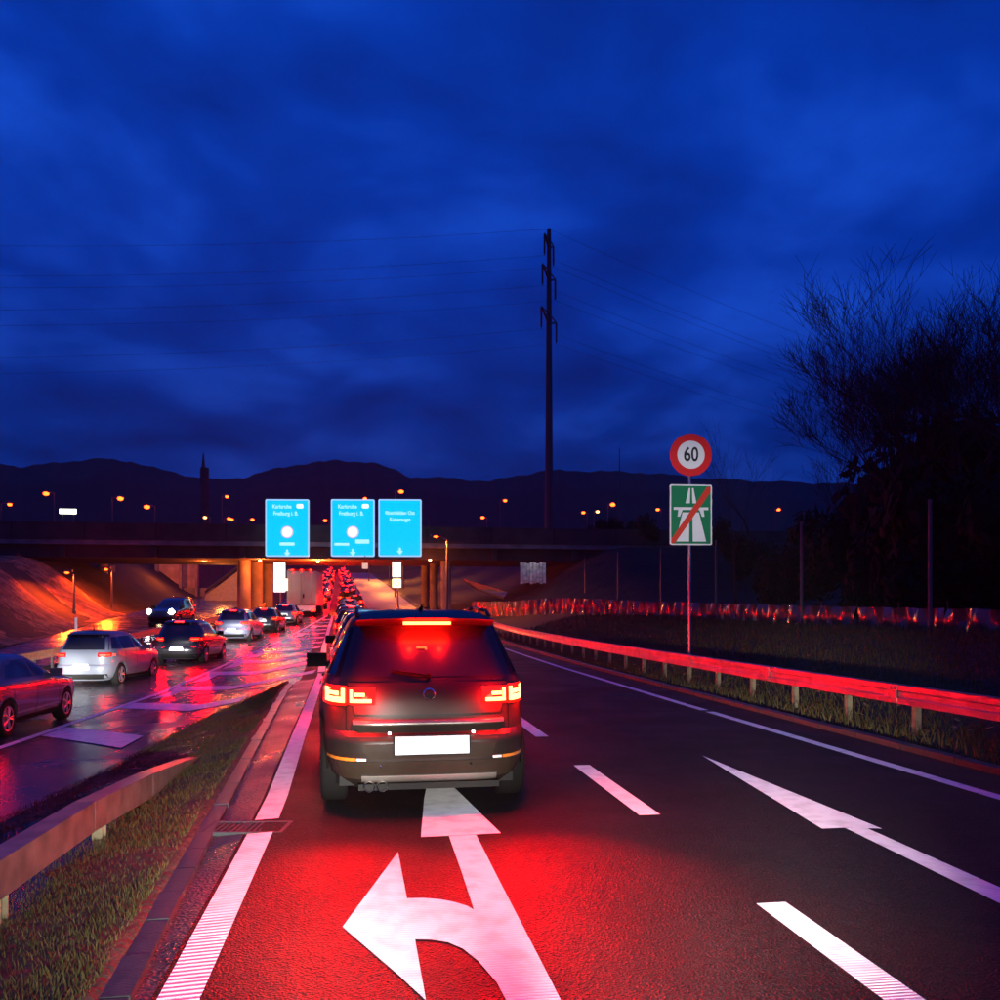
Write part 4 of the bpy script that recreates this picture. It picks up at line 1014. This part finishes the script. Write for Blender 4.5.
# floodlit message boards on posts below the signs
def board(px, D, parts, label, zlow):
    x, y = put(px, D); t = thing('message_board', label, 'message board', (x, y, H(x, y)), -.1)
    b = MB(); b.tube((.1, .1, -.4), (.1, .1, zz_at(parts[0][2], D) - H(x, y)), .07); b.build('post', M_GALV, t)
    for (a, c, y0, y1, m, nm) in parts:
        k = D / FPX; xa, xb = (a - px) * k, (c - px) * k; z0, z1 = zz_at(y1, D) - H(x, y), zz_at(y0, D) - H(x, y)
        MB().box(((xa + xb) / 2, 0, (z0 + z1) / 2), (xb - xa, .14, z1 - z0)).build(nm, m, t, bevel=.02)
        if nm == 'speed_panel':
            r = (xb - xa) * .34; b = MB(); n = 24
            for i in range(n):
                p, q = 2 * math.pi * i / n, 2 * math.pi * (i + 1) / n; c0 = ((xa + xb) / 2, (z0 + z1) / 2)
                b.faces([(c0[0] + rr * math.cos(th), -.08, c0[1] + rr * math.sin(th)) for rr, th in ((r, p), (r, q), (r * .7, q), (r * .7, p))], [(0, 1, 2, 3)])
            b.build('speed_ring', M_SIGNR, t)
    return t
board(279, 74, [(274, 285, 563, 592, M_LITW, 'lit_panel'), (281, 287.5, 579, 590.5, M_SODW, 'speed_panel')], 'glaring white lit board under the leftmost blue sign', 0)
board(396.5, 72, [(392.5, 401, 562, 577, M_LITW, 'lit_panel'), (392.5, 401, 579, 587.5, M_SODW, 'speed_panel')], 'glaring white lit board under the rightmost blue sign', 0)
x, y = put(365, 79); t = thing('small_sign', 'small pale square sign hung under the deck between the blue signs', 'road sign', (x, y, zz_at(566, 79)))
MB().box((0, 0, 0), (.5, .08, .5)).build('panel', emis('pale_pink_sign', (.8, .45, .35), 1.0), t); MB().box((0, .1, .5), (.06, .06, .9)).box((0, 2, .9), (.06, 4.2, .06)).build('hanger', M_STEELD, t)

# ------------------------------------------------------------------ street lamps
lamps = [(1, 505, 88), (56, 495, 92), (112, 499, 90), (162, 511, 96), (222, 497, 150), (210, 518, 150), (224, 519, 150), (236, 520, 170), (248, 520, 170), (369, 499, 180), (395, 492, 120), (329, 521, 190), (500, 501, 140), (487, 518, 160), (608, 505, 150), (587, 513, 190), (594, 512, 200), (661, 510, 210), (775, 510, 190), (861, 511, 200)]
WHERE = ['at the left picture edge above the bridge', 'second from the left above the bridge', 'above the white lit board on the bridge', 'largest of those left of the chimney', 'right of the chimney, high over the bridge', 'low beside the chimney, palest of its cluster', 'below the tall lamp right of the chimney',
         'low, left of the first blue sign', 'nearest to the first blue sign', 'peeping over the middle blue sign', 'just above the rightmost blue sign', 'between the first and middle blue signs', 'left of the tall power pole, higher one', 'left of the tall power pole, lower one', 'right of the tall power pole, brightest there', 'faint and low right of the power pole',
         'tiny one beside the bright lamp right of the power pole', 'just left of the green sign', 'right of the green sign', 'farthest right, in front of the trees']
SOD2 = emis('pale_sodium_glow', (1.0, 0.30, 0.08), 9)
for i, ((px, py, D), wh) in enumerate(zip(lamps, WHERE)):
    x, y = put(px, D); zh = zz_at(py, D); zb = min(zh - 5, max(zl(min(y, 300)), ZT - .3 if D < 100 else 0))
    if D < 100: zb = ZU + 1.6; y = max(BY0 + 1, min(y, BY1 - 1))
    t = thing('street_lamp', 'orange street lamp ' + wh, 'street lamp', (x, y, zb), 0, 'sodium street lamps around the bridge')
    h = zh - zb; sc_ = max(1, D / 105)
    MB().tube((0, 0, 0), (0, 0, h + .15), .10, .05).build('pole', M_POLE, t)
    MB().tube((0, 0, h + .15), (-.7 if i % 2 else .7, 0, h + .28), .04).build('arm', M_POLE, t)
    hx_ = -.8 if i % 2 else .8
    MB().box((hx_, 0, h + .22), (.7, .3, .12)).build('lamp_head', M_POLE, t, bevel=.03)
    MB().ball((hx_, 0, h + .06), (.30 if i in (1, 2, 3, 10, 14) else .22) * sc_, 10, 6, .7).build('bulb', M_SOD if i not in (5, 16) else SOD2, t)
x, y = put(97, 92); t = thing('lit_board', 'long glowing white board above the bridge parapet on the left', 'lit sign', (x, 88, zz_at(521, 92)))
MB().box((0, 0, 0), (1.45, .2, .45)).build('panel', emis('greenish_white_glow', (1.0, 1.0, .78), 3), t, bevel=.04)
for sx in (-.5, .5): MB().tube((sx, .1, -1.9), (sx, .1, -.2), .05).build('post', M_POLE, t)
# sodium street lamps that light the opposite carriageway and the roads beyond the bridge
def road_lamp(name, x, y, hgt, power, label, col=(1, .065, .004), arm=2.0, cone=172, bl=.2):
    zb = G(x, y)
    t = thing('street_lamp', label, 'street lamp', (x, y, zb), 0, 'tall road lamps')
    MB().tube((0, 0, 0), (0, 0, hgt), .11, .06).build('pole', M_POLE, t); MB().tube((0, 0, hgt), (arm, 0, hgt + .3), .05).build('arm', M_POLE, t)
    MB().box((arm, 0, hgt + .28), (.8, .34, .14)).build('lamp_head', M_POLE, t, bevel=.03); MB().ball((arm, 0, hgt + .14), .17, 10, 6, .5).build('bulb', M_SOD, t)
    lamp_obj('street_light', 'SPOT', (arm, 0, hgt), power, col, t, spot_size=R_(cone), spot_blend=bl, shadow_soft_size=.2)
road_lamp('a', *put(112, 79), 3.4, 8000, 'low orange lamp on the left bank close to the bridge columns', arm=-.5)
road_lamp('b', *put(74, 67), 2.9, 7500, 'low orange lamp on the left bank, nearest to the picture edge', arm=-.5)
road_lamp('c', *put(447, 66), 6.3, 8500, 'added road lamp at the right road edge, there to light the truck', (1, .19, .03), -.8)  # invented lamp, put here to throw orange light on the truck
road_lamp('d', 7.0, 112, 10, 16000, 'road lamp on the right just beyond the bridge', (1, .22, .03), -2.5, 150, .6)
road_lamp('e', 5.0, 146, 10, 34000, 'second road lamp on the right beyond the bridge', (1, .24, .035), -2.5, 150, .6)
road_lamp('f', 3.5, 185, 10, 44000, 'third road lamp on the right beyond the bridge', (1, .26, .04), -2.5, 150, .6)

# ------------------------------------------------------------------ far right under the bridge: small lit panel and ramp
t = thing('corrugated_panel', 'grey corrugated panel wall beneath the right end of the bridge', 'panel wall', (*put(533, 83), zz_at(573, 83)), -.1)
for k in range(8): MB().box(((k - 3.5) * .30, .03 * (k % 2), 0), (.27, .06, 2.0 - .12 * (k % 3))).build('panel', mat('pale_panel', (.5, .48, .46), .45, var=.5, vscale=3), t)
lamp_obj('panel_light', 'POINT', (0, -1.6, 1.1), 30, (1, .86, .8), t, shadow_soft_size=.1)
b = MB(); P = [W(463, 78, 579), W(508, 72, 592), W(504, 70, 597), W(478, 76, 589)]  # wet ramp surface, built as a thin sloping sheet
b.faces(P + [p + Vector((0, .4, -.15)) for p in P], [(0, 1, 2, 3), (7, 6, 5, 4), (0, 4, 5, 1), (1, 5, 6, 2), (2, 6, 7, 3), (3, 7, 4, 0)])
tag(b.build('wet_ramp', mat('wet_sheet', (.05, .05, .07), .25)), 'sloping wet ramp beside the right embankment under the bridge', 'wet_ramp')

# ------------------------------------------------------------------ plastic foil fence and net posts on the right verge
M_FOIL = mat('glossy_foil', (.13, .09, .09), .16, metal=.4, spec=.5, coat=.35, bump=.35, bscale=7, bdist=.03)
ff = thing('foil_fence', 'low crinkled plastic foil fence mirroring red brake lights on the right verge', 'foil fence', (16.8, 22, 0))
random.seed(5)
FX = lambda y: float(np.interp(y, [0, 42, 64, 76], [16.8, 16.8, 10.2, 8.6]))
yy = 17.0; i = 0
while yy < 76:
    y2 = yy + 2.5; b = MB(); rows = [[], [], [], [], []]; nseg = 26
    ph = [random.uniform(0, 6.28) for _ in range(4)]
    for q in range(nseg + 1):
        u = q / nseg; y = yy + 2.5 * u
        wv = .075 * math.sin(12 * y + ph[0]) + .05 * math.sin(27 * y + ph[1] ) + .03 * math.sin(44 * y + ph[2])
        wv *= math.sin(math.pi * u) ** .3
        hb = G(FX(y), y) - .05; ht = .66 + .010 * (y - 20) + .012 * math.sin(3 * y + ph[3])
        for r, f in enumerate((0, .3, .55, .8, 1)):
            sag = .05 * math.sin(7 * y + ph[1] + f * 2)
            rows[r].append((FX(y) - 16.8 + wv * (.35 + .65 * f) + sag * f - .12 * math.sin(math.pi * f) * math.sin(5 * y + ph[2]), y - 22, hb + ht * f))
    b.grid(rows); b.build('foil_sheet', M_FOIL, ff, smooth=True, fix=False)
    MB().box((FX(yy) - 16.72, yy - 22, G(FX(yy), yy) + .4), (.05, .05, .95)).build('stake', M_BLACK, ff)
    yy = y2; i += 1
np_ = MB().tube((0, 0, -.4), (0, 0, 4.0), .065, .055, n=8).ball((0, 0, 4.0), .06).mesh('net_post', M_POLE)
NP = [(930, 26.0, 501, 'tallest thin grey post, at the far right before the black trees'), (801.5, 34, 523, 'second tallest thin grey post, between the green sign and black trees'), (716, 45, 541, 'thin grey post close behind the green sign, on its right'), (661, 57, 549, 'thin grey post close behind the green sign, on its left'), (618, 66, 553, 'faint thin post midway between the power pole and green sign'), (585, 76, 557, 'faint thin post nearest to the power pole, above the foil fence')]
for px, D, py, lb in NP:
    x, y = put(px, D); o = link('net_post', np_, None, (x, y, G(x, y))); o.scale = (1, 1, (zz_at(py, D) - G(x, y)) / 4.0); tag(o, lb, 'post', 'thin posts along the right verge')
o = MB().tube((0, 0, 0), (0, 0, .95), .055, .05).ball((0, 0, .95), .055).build('delineator_post', M_WHITEP, None, loc=(*put(76, 44), G(*put(76, 44)) + .05)); o.scale = (1.3, 1.3, 1.3)
tag(o, 'small pale roadside post in front of the orange-lit left bank', 'delineator')

# ------------------------------------------------------------------ tall power pole and wires
PX, PY = put(549, 118); zb = G(PX, PY)
ztop = zz_at(229, 118)
pp = thing('power_pole', 'tall dark tapering power pole with three levels of cross arms', 'power pole', (PX, PY, zb), R_(62))
MB().tube((0, 0, -1), (0, 0, ztop - zb), .62, .27, n=14).build('mast', M_STEELD, pp, auto=50)
ends = []
for py, ln, dz in ((243, 2.0, .4), (275, 2.9, .4), (318, 3.4, .4)):
    z = zz_at(py, 118) - zb
    for sx in (-1, 1):
        MB().tube((0, 0, z - .7), (sx * ln, 0, z + dz), .20, .10, n=6).tube((0, 0, z + .5), (sx * ln, 0, z + dz + .05), .12, .08, n=6).build('cross_arm', M_STEELD, pp)
        b = MB()
        for q in range(7): b.tube((sx * ln, 0, z + dz - .15 - q * .36), (sx * ln, 0, z + dz - .40 - q * .36), .17, .12, n=8)
        b.tube((sx * ln, 0, z + dz), (sx * ln, 0, z + dz - 2.8), .05); b.build('insulator', M_STEELD, pp)
        ends.append(Vector((PX, PY, zb)) + Matrix.Rotation(R_(62), 3, 'Z') @ Vector((sx * ln, 0, z + dz - 2.8)))
ends.append(Vector((PX, PY, ztop)))
names = ['upper left', 'upper right', 'middle left', 'middle right', 'lower left', 'lower right', 'topmost earth']
dirs = [Vector((-150, -8, 0)), Vector((150, 70, 0))]
for e_, nm in zip(ends, names):
    for dv, sd_ in zip(dirs, ('left', 'right')):
        pts = [e_ + dv * (i / 28) + Vector((0, 0, (-17 if sd_ == 'left' else -16) * 4 * (i / 28 * .62) * (1 - i / 28 * .62) * .55)) for i in range(29)]
        b = MB().path(pts, .016, 4); tag(b.build('power_line', M_STEELD), nm + ' wire running to the ' + sd_ + ' from the tall power pole', 'wire', 'overhead power lines')
# chimney-like tower on the left skyline
x, y = put(204.5, 240); zt = zz_at(453, 240)
ch = thing('chimney', 'slim dark chimney tower on the skyline left of the blue signs', 'chimney', (x, y, 8))
MB().tube((0, 0, 0), (0, 0, zt - 12), 1.35, 1.15, n=12).build('shaft', M_CONCD, ch); MB().tube((-.3, 0, zt - 12), (-.3, 0, zt - 8), .55, .15, n=8).build('tip', M_STEELD, ch)
x, y = put(619.5, 300); o = MB().tube((0, 0, 0), (0, 0, zz_at(448, 300) - 8), .6, .12, n=6).build('hill_mast', M_STEELD, None, loc=(x, y, 8)); tag(o, 'thin faint mast on the hill left of the round 60 sign', 'mast')

# ------------------------------------------------------------------ hills
def hills(name, prof, D0, D1, zfoot, seed):
    random.seed(seed); b = MB(); rows = [[], [], [], [], [], []]
    px = -420
    while px <= 1500:
        py = float(np.interp(px, [p[0] for p in prof], [p[1] for p in prof])) + .8 * math.sin(px * .11) + .5 * math.sin(px * .31 + 1) + random.uniform(-.35, .35)
        D = D1; zr = zz_at(py, D)
        for r, (f, q) in enumerate(((0, 0), (.45, .38), (.75, .72), (1, 1), (1.08, .93), (1.3, .2))):
            Dd = D0 + (D - D0) * f; a = W(px, Dd); rows[r].append((a.x, a.y, zfoot + (zr - zfoot) * q ))
        px += 3
    b.grid(rows); return struct(b.build(name, mat('forest_hill', (.006, .006, .005), .95, var=.5, vscale=.08), smooth=True, fix=False))
hills('hills', [(-420, 470), (-60, 468), (0, 463), (22, 467), (60, 462), (100, 458.5), (130, 461), (155, 468), (190, 476), (215, 480), (245, 477), (270, 470), (300, 464), (335, 460.5), (370, 462), (395, 470), (410, 477), (450, 478), (490, 481.5), (520, 475), (545, 470.5), (600, 471), (650, 473), (700, 478), (760, 481), (850, 484), (1000, 488), (1500, 480)], 268, 400, 10, 3)

# ------------------------------------------------------------------ trees and bushes
M_BARK = mat('bark', (.020, .016, .013), .9, var=.4, vscale=5)
M_TWIG = mat('twig_bark', (.014, .012, .011), .9)
def bare_tree(name, label, loc, height, seed, depth=6, spread=.55, nbr=3, group=None, rad=None, first=.22):
    rnd = random.Random(seed); tk, cr = MB(), MB()
    vs_t, fs_t, vs_c, fs_c = [], [], [], []
    def seg(p, q, r0, r1, big):
        n = 6 if big else 3; V, F = (vs_t, fs_t) if big else (vs_c, fs_c)
        d = (q - p).normalized(); a = d.orthogonal().normalized(); b_ = d.cross(a); k = len(V)
        for c, r in ((p, r0), (q, r1)):
            for i in range(n): t = 2 * math.pi * i / n; V.append(c + (a * math.cos(t) + b_ * math.sin(t)) * r)
        for i in range(n): F.append((k + i, k + (i + 1) % n, k + n + (i + 1) % n, k + n + i))
    def grow(p, d, ln, r, lv):
        steps = 3 if lv < depth - 1 else 2
        q = p
        for s_ in range(steps):
            d2 = (d + Vector((rnd.uniform(-1, 1), rnd.uniform(-1, 1), rnd.uniform(-.35, .6))) * .17).normalized()
            nq = q + d2 * ln / steps; r1 = r * (1 - .22)
            seg(q, nq, r, r1, lv < 2); q, d, r = nq, d2, r1
            if lv < depth and s_ < steps - 1 and lv > 0 and rnd.random() < .62: side(q, d, ln, r, lv)
        if lv < depth:
            for _ in range(nbr if lv < depth - 1 else 2): side(q, d, ln, r, lv)
    def side(q, d, ln, r, lv):
        a = Vector((rnd.uniform(-1, 1), rnd.uniform(-1, 1), rnd.uniform(-.4, .7))).normalized()
        nd = (d * (1 - spread * .5) + a * spread + Vector((0, 0, .10))).normalized()
        grow(q, nd, ln * rnd.uniform(.58, .82), max(.0065, r * rnd.uniform(.55, .75)), lv + 1)
    r0 = rad or height * .019
    grow(Vector((0, 0, -.3)), Vector((rnd.uniform(-.06, .06), 0, 1)), height * first, r0, 0)
    t = thing(name, label, 'tree', loc, 0, group)
    zmax = max(v.z for v in vs_c); k = height / zmax
    for nm, V, F, m in (('trunk', vs_t, fs_t, M_BARK), ('crown', vs_c, fs_c, M_TWIG)):
        me = bpy.data.meshes.new(nm); me.from_pydata([(v.x * k, v.y * k, v.z * k) for v in V], [], F); me.materials.append(m); me.update(); link(nm, me, t)
    return t
TR = [(1030, 35, 250, 'tall bare tree at the right picture edge, highest of the grove'), (968, 38, 268, 'tall bare tree, second from the right in the grove'), (930, 41, 300, 'bare tree with fanning twigs at the left flank of the grove'), (902, 45, 345, 'lower bare tree on the left edge of the grove'), (1000, 44, 262, 'bare tree behind the two tallest at the right'), (955, 47, 285, 'bare tree at the back in the middle of the grove'), (862, 52, 410, 'small bare tree standing left of the grove')]
for i, (px, D, py, lb) in enumerate(TR):
    x, y = put(px, D); z = G(x, y); bare_tree('bare_tree', lb, (x, y, z), zz_at(py, D) - z, 40 + i, 6 if i < 6 else 5, .50, 3, 'bare trees on the right')
for i, (px, D, py, lb) in enumerate([(736, 72, 414, 'thin sparse bare tree right of the round 60 sign'), (757, 80, 428, 'fainter thin bare tree between the 60 sign and the grove')]):
    x, y = put(px, D); z = G(x, y); bare_tree('bare_tree', lb, (x, y, z), zz_at(py, D) - z, 77 + i, 5, .36, 2, 'thin bare trees beyond the sign', rad=.14, first=.3)
def bush_mesh(seed, n=4200):
    rnd = random.Random(seed); vs_, fs = [], []
    cl = [(Vector((rnd.uniform(-.75, .75), rnd.uniform(-.6, .6), rnd.uniform(.2, .82))), rnd.uniform(.22, .42)) for _ in range(11)]
    for i in range(n):
        c, r = rnd.choice(cl); d = Vector((rnd.gauss(0, 1), rnd.gauss(0, 1), rnd.gauss(0, 1))).normalized(); p = c + d * r * rnd.uniform(.25, 1.05)
        a = d.orthogonal().normalized(); a = (a + Vector((rnd.uniform(-1, 1), rnd.uniform(-1, 1), rnd.uniform(-1, 1))) * .8).normalized(); b_ = d.cross(a).normalized(); s = rnd.uniform(.035, .085)
        p.z = max(p.z, 0.0); k = len(vs_); vs_ += [p - a * s, p + b_ * s * .5, p + a * s, p - b_ * s * .5]; fs.append((k, k + 1, k + 2, k + 3))
    me = bpy.data.meshes.new('foliage'); me.from_pydata(vs_, [], fs); me.materials.append(mat('dark_leaf', (.009, .011, .006), .8, spec=.1)); return me
BM = [bush_mesh(i) for i in range(3)]
random.seed(9)
BU = [(560, 98, 3, 'beside the tall power pole foot'), (600, 92, 3.2, 'right of the power pole foot'), (645, 88, 3.4, 'left behind the green sign'), (700, 84, 3.4, 'right behind the green sign'), (750, 78, 3.8, 'below the thin bare trees'), (790, 66, 4.2, 'left foot of the grove'), (830, 58, 4.8, 'under the lower bare tree'), (868, 52, 5.2, 'below the left flank of the grove'), (905, 47, 5.6, 'middle of the grove foot'), (940, 43, 6.0, 'below the second tallest tree'), (975, 40, 6.4, 'right of the tallest net post'), (1012, 37, 6.8, 'at the right picture edge under the trees'), (1050, 36, 7, 'just outside the right picture edge'),
      (852, 66, 8.6, 'behind the left flank of the grove'), (900, 60, 9.8, 'behind the middle of the grove'), (950, 54, 10.4, 'behind the second tallest tree'), (1000, 50, 11.2, 'behind the tallest tree')]
for i, (px, D, h, lb) in enumerate(BU):
    x, y = put(px, D); t = thing('bush', 'black dense bush ' + lb, 'bush', (x, y, G(x, y) - .2), random.uniform(0, 6), 'dark bushes on the right bank')
    o = link('foliage', BM[i % 3], t); o.scale = (h * .72, h * .72, h)

# ------------------------------------------------------------------ damp evening air
hz = MB().box((0, 240, 48), (985, 590, 102)).build('haze', None)
hm = bpy.data.materials.new('damp_air'); hm.use_nodes = True; t_ = hm.node_tree; t_.nodes.remove(t_.nodes['Principled BSDF'])
pv = t_.nodes.new('ShaderNodeVolumePrincipled'); pv.inputs['Color'].default_value = (.9, .88, .92, 1); pv.inputs['Density'].default_value = 0.0002
t_.links.new(pv.outputs[0], t_.nodes['Material Output'].inputs['Volume'])
hz.data.materials.clear(); hz.data.materials.append(hm); tag(hz, kind='stuff')
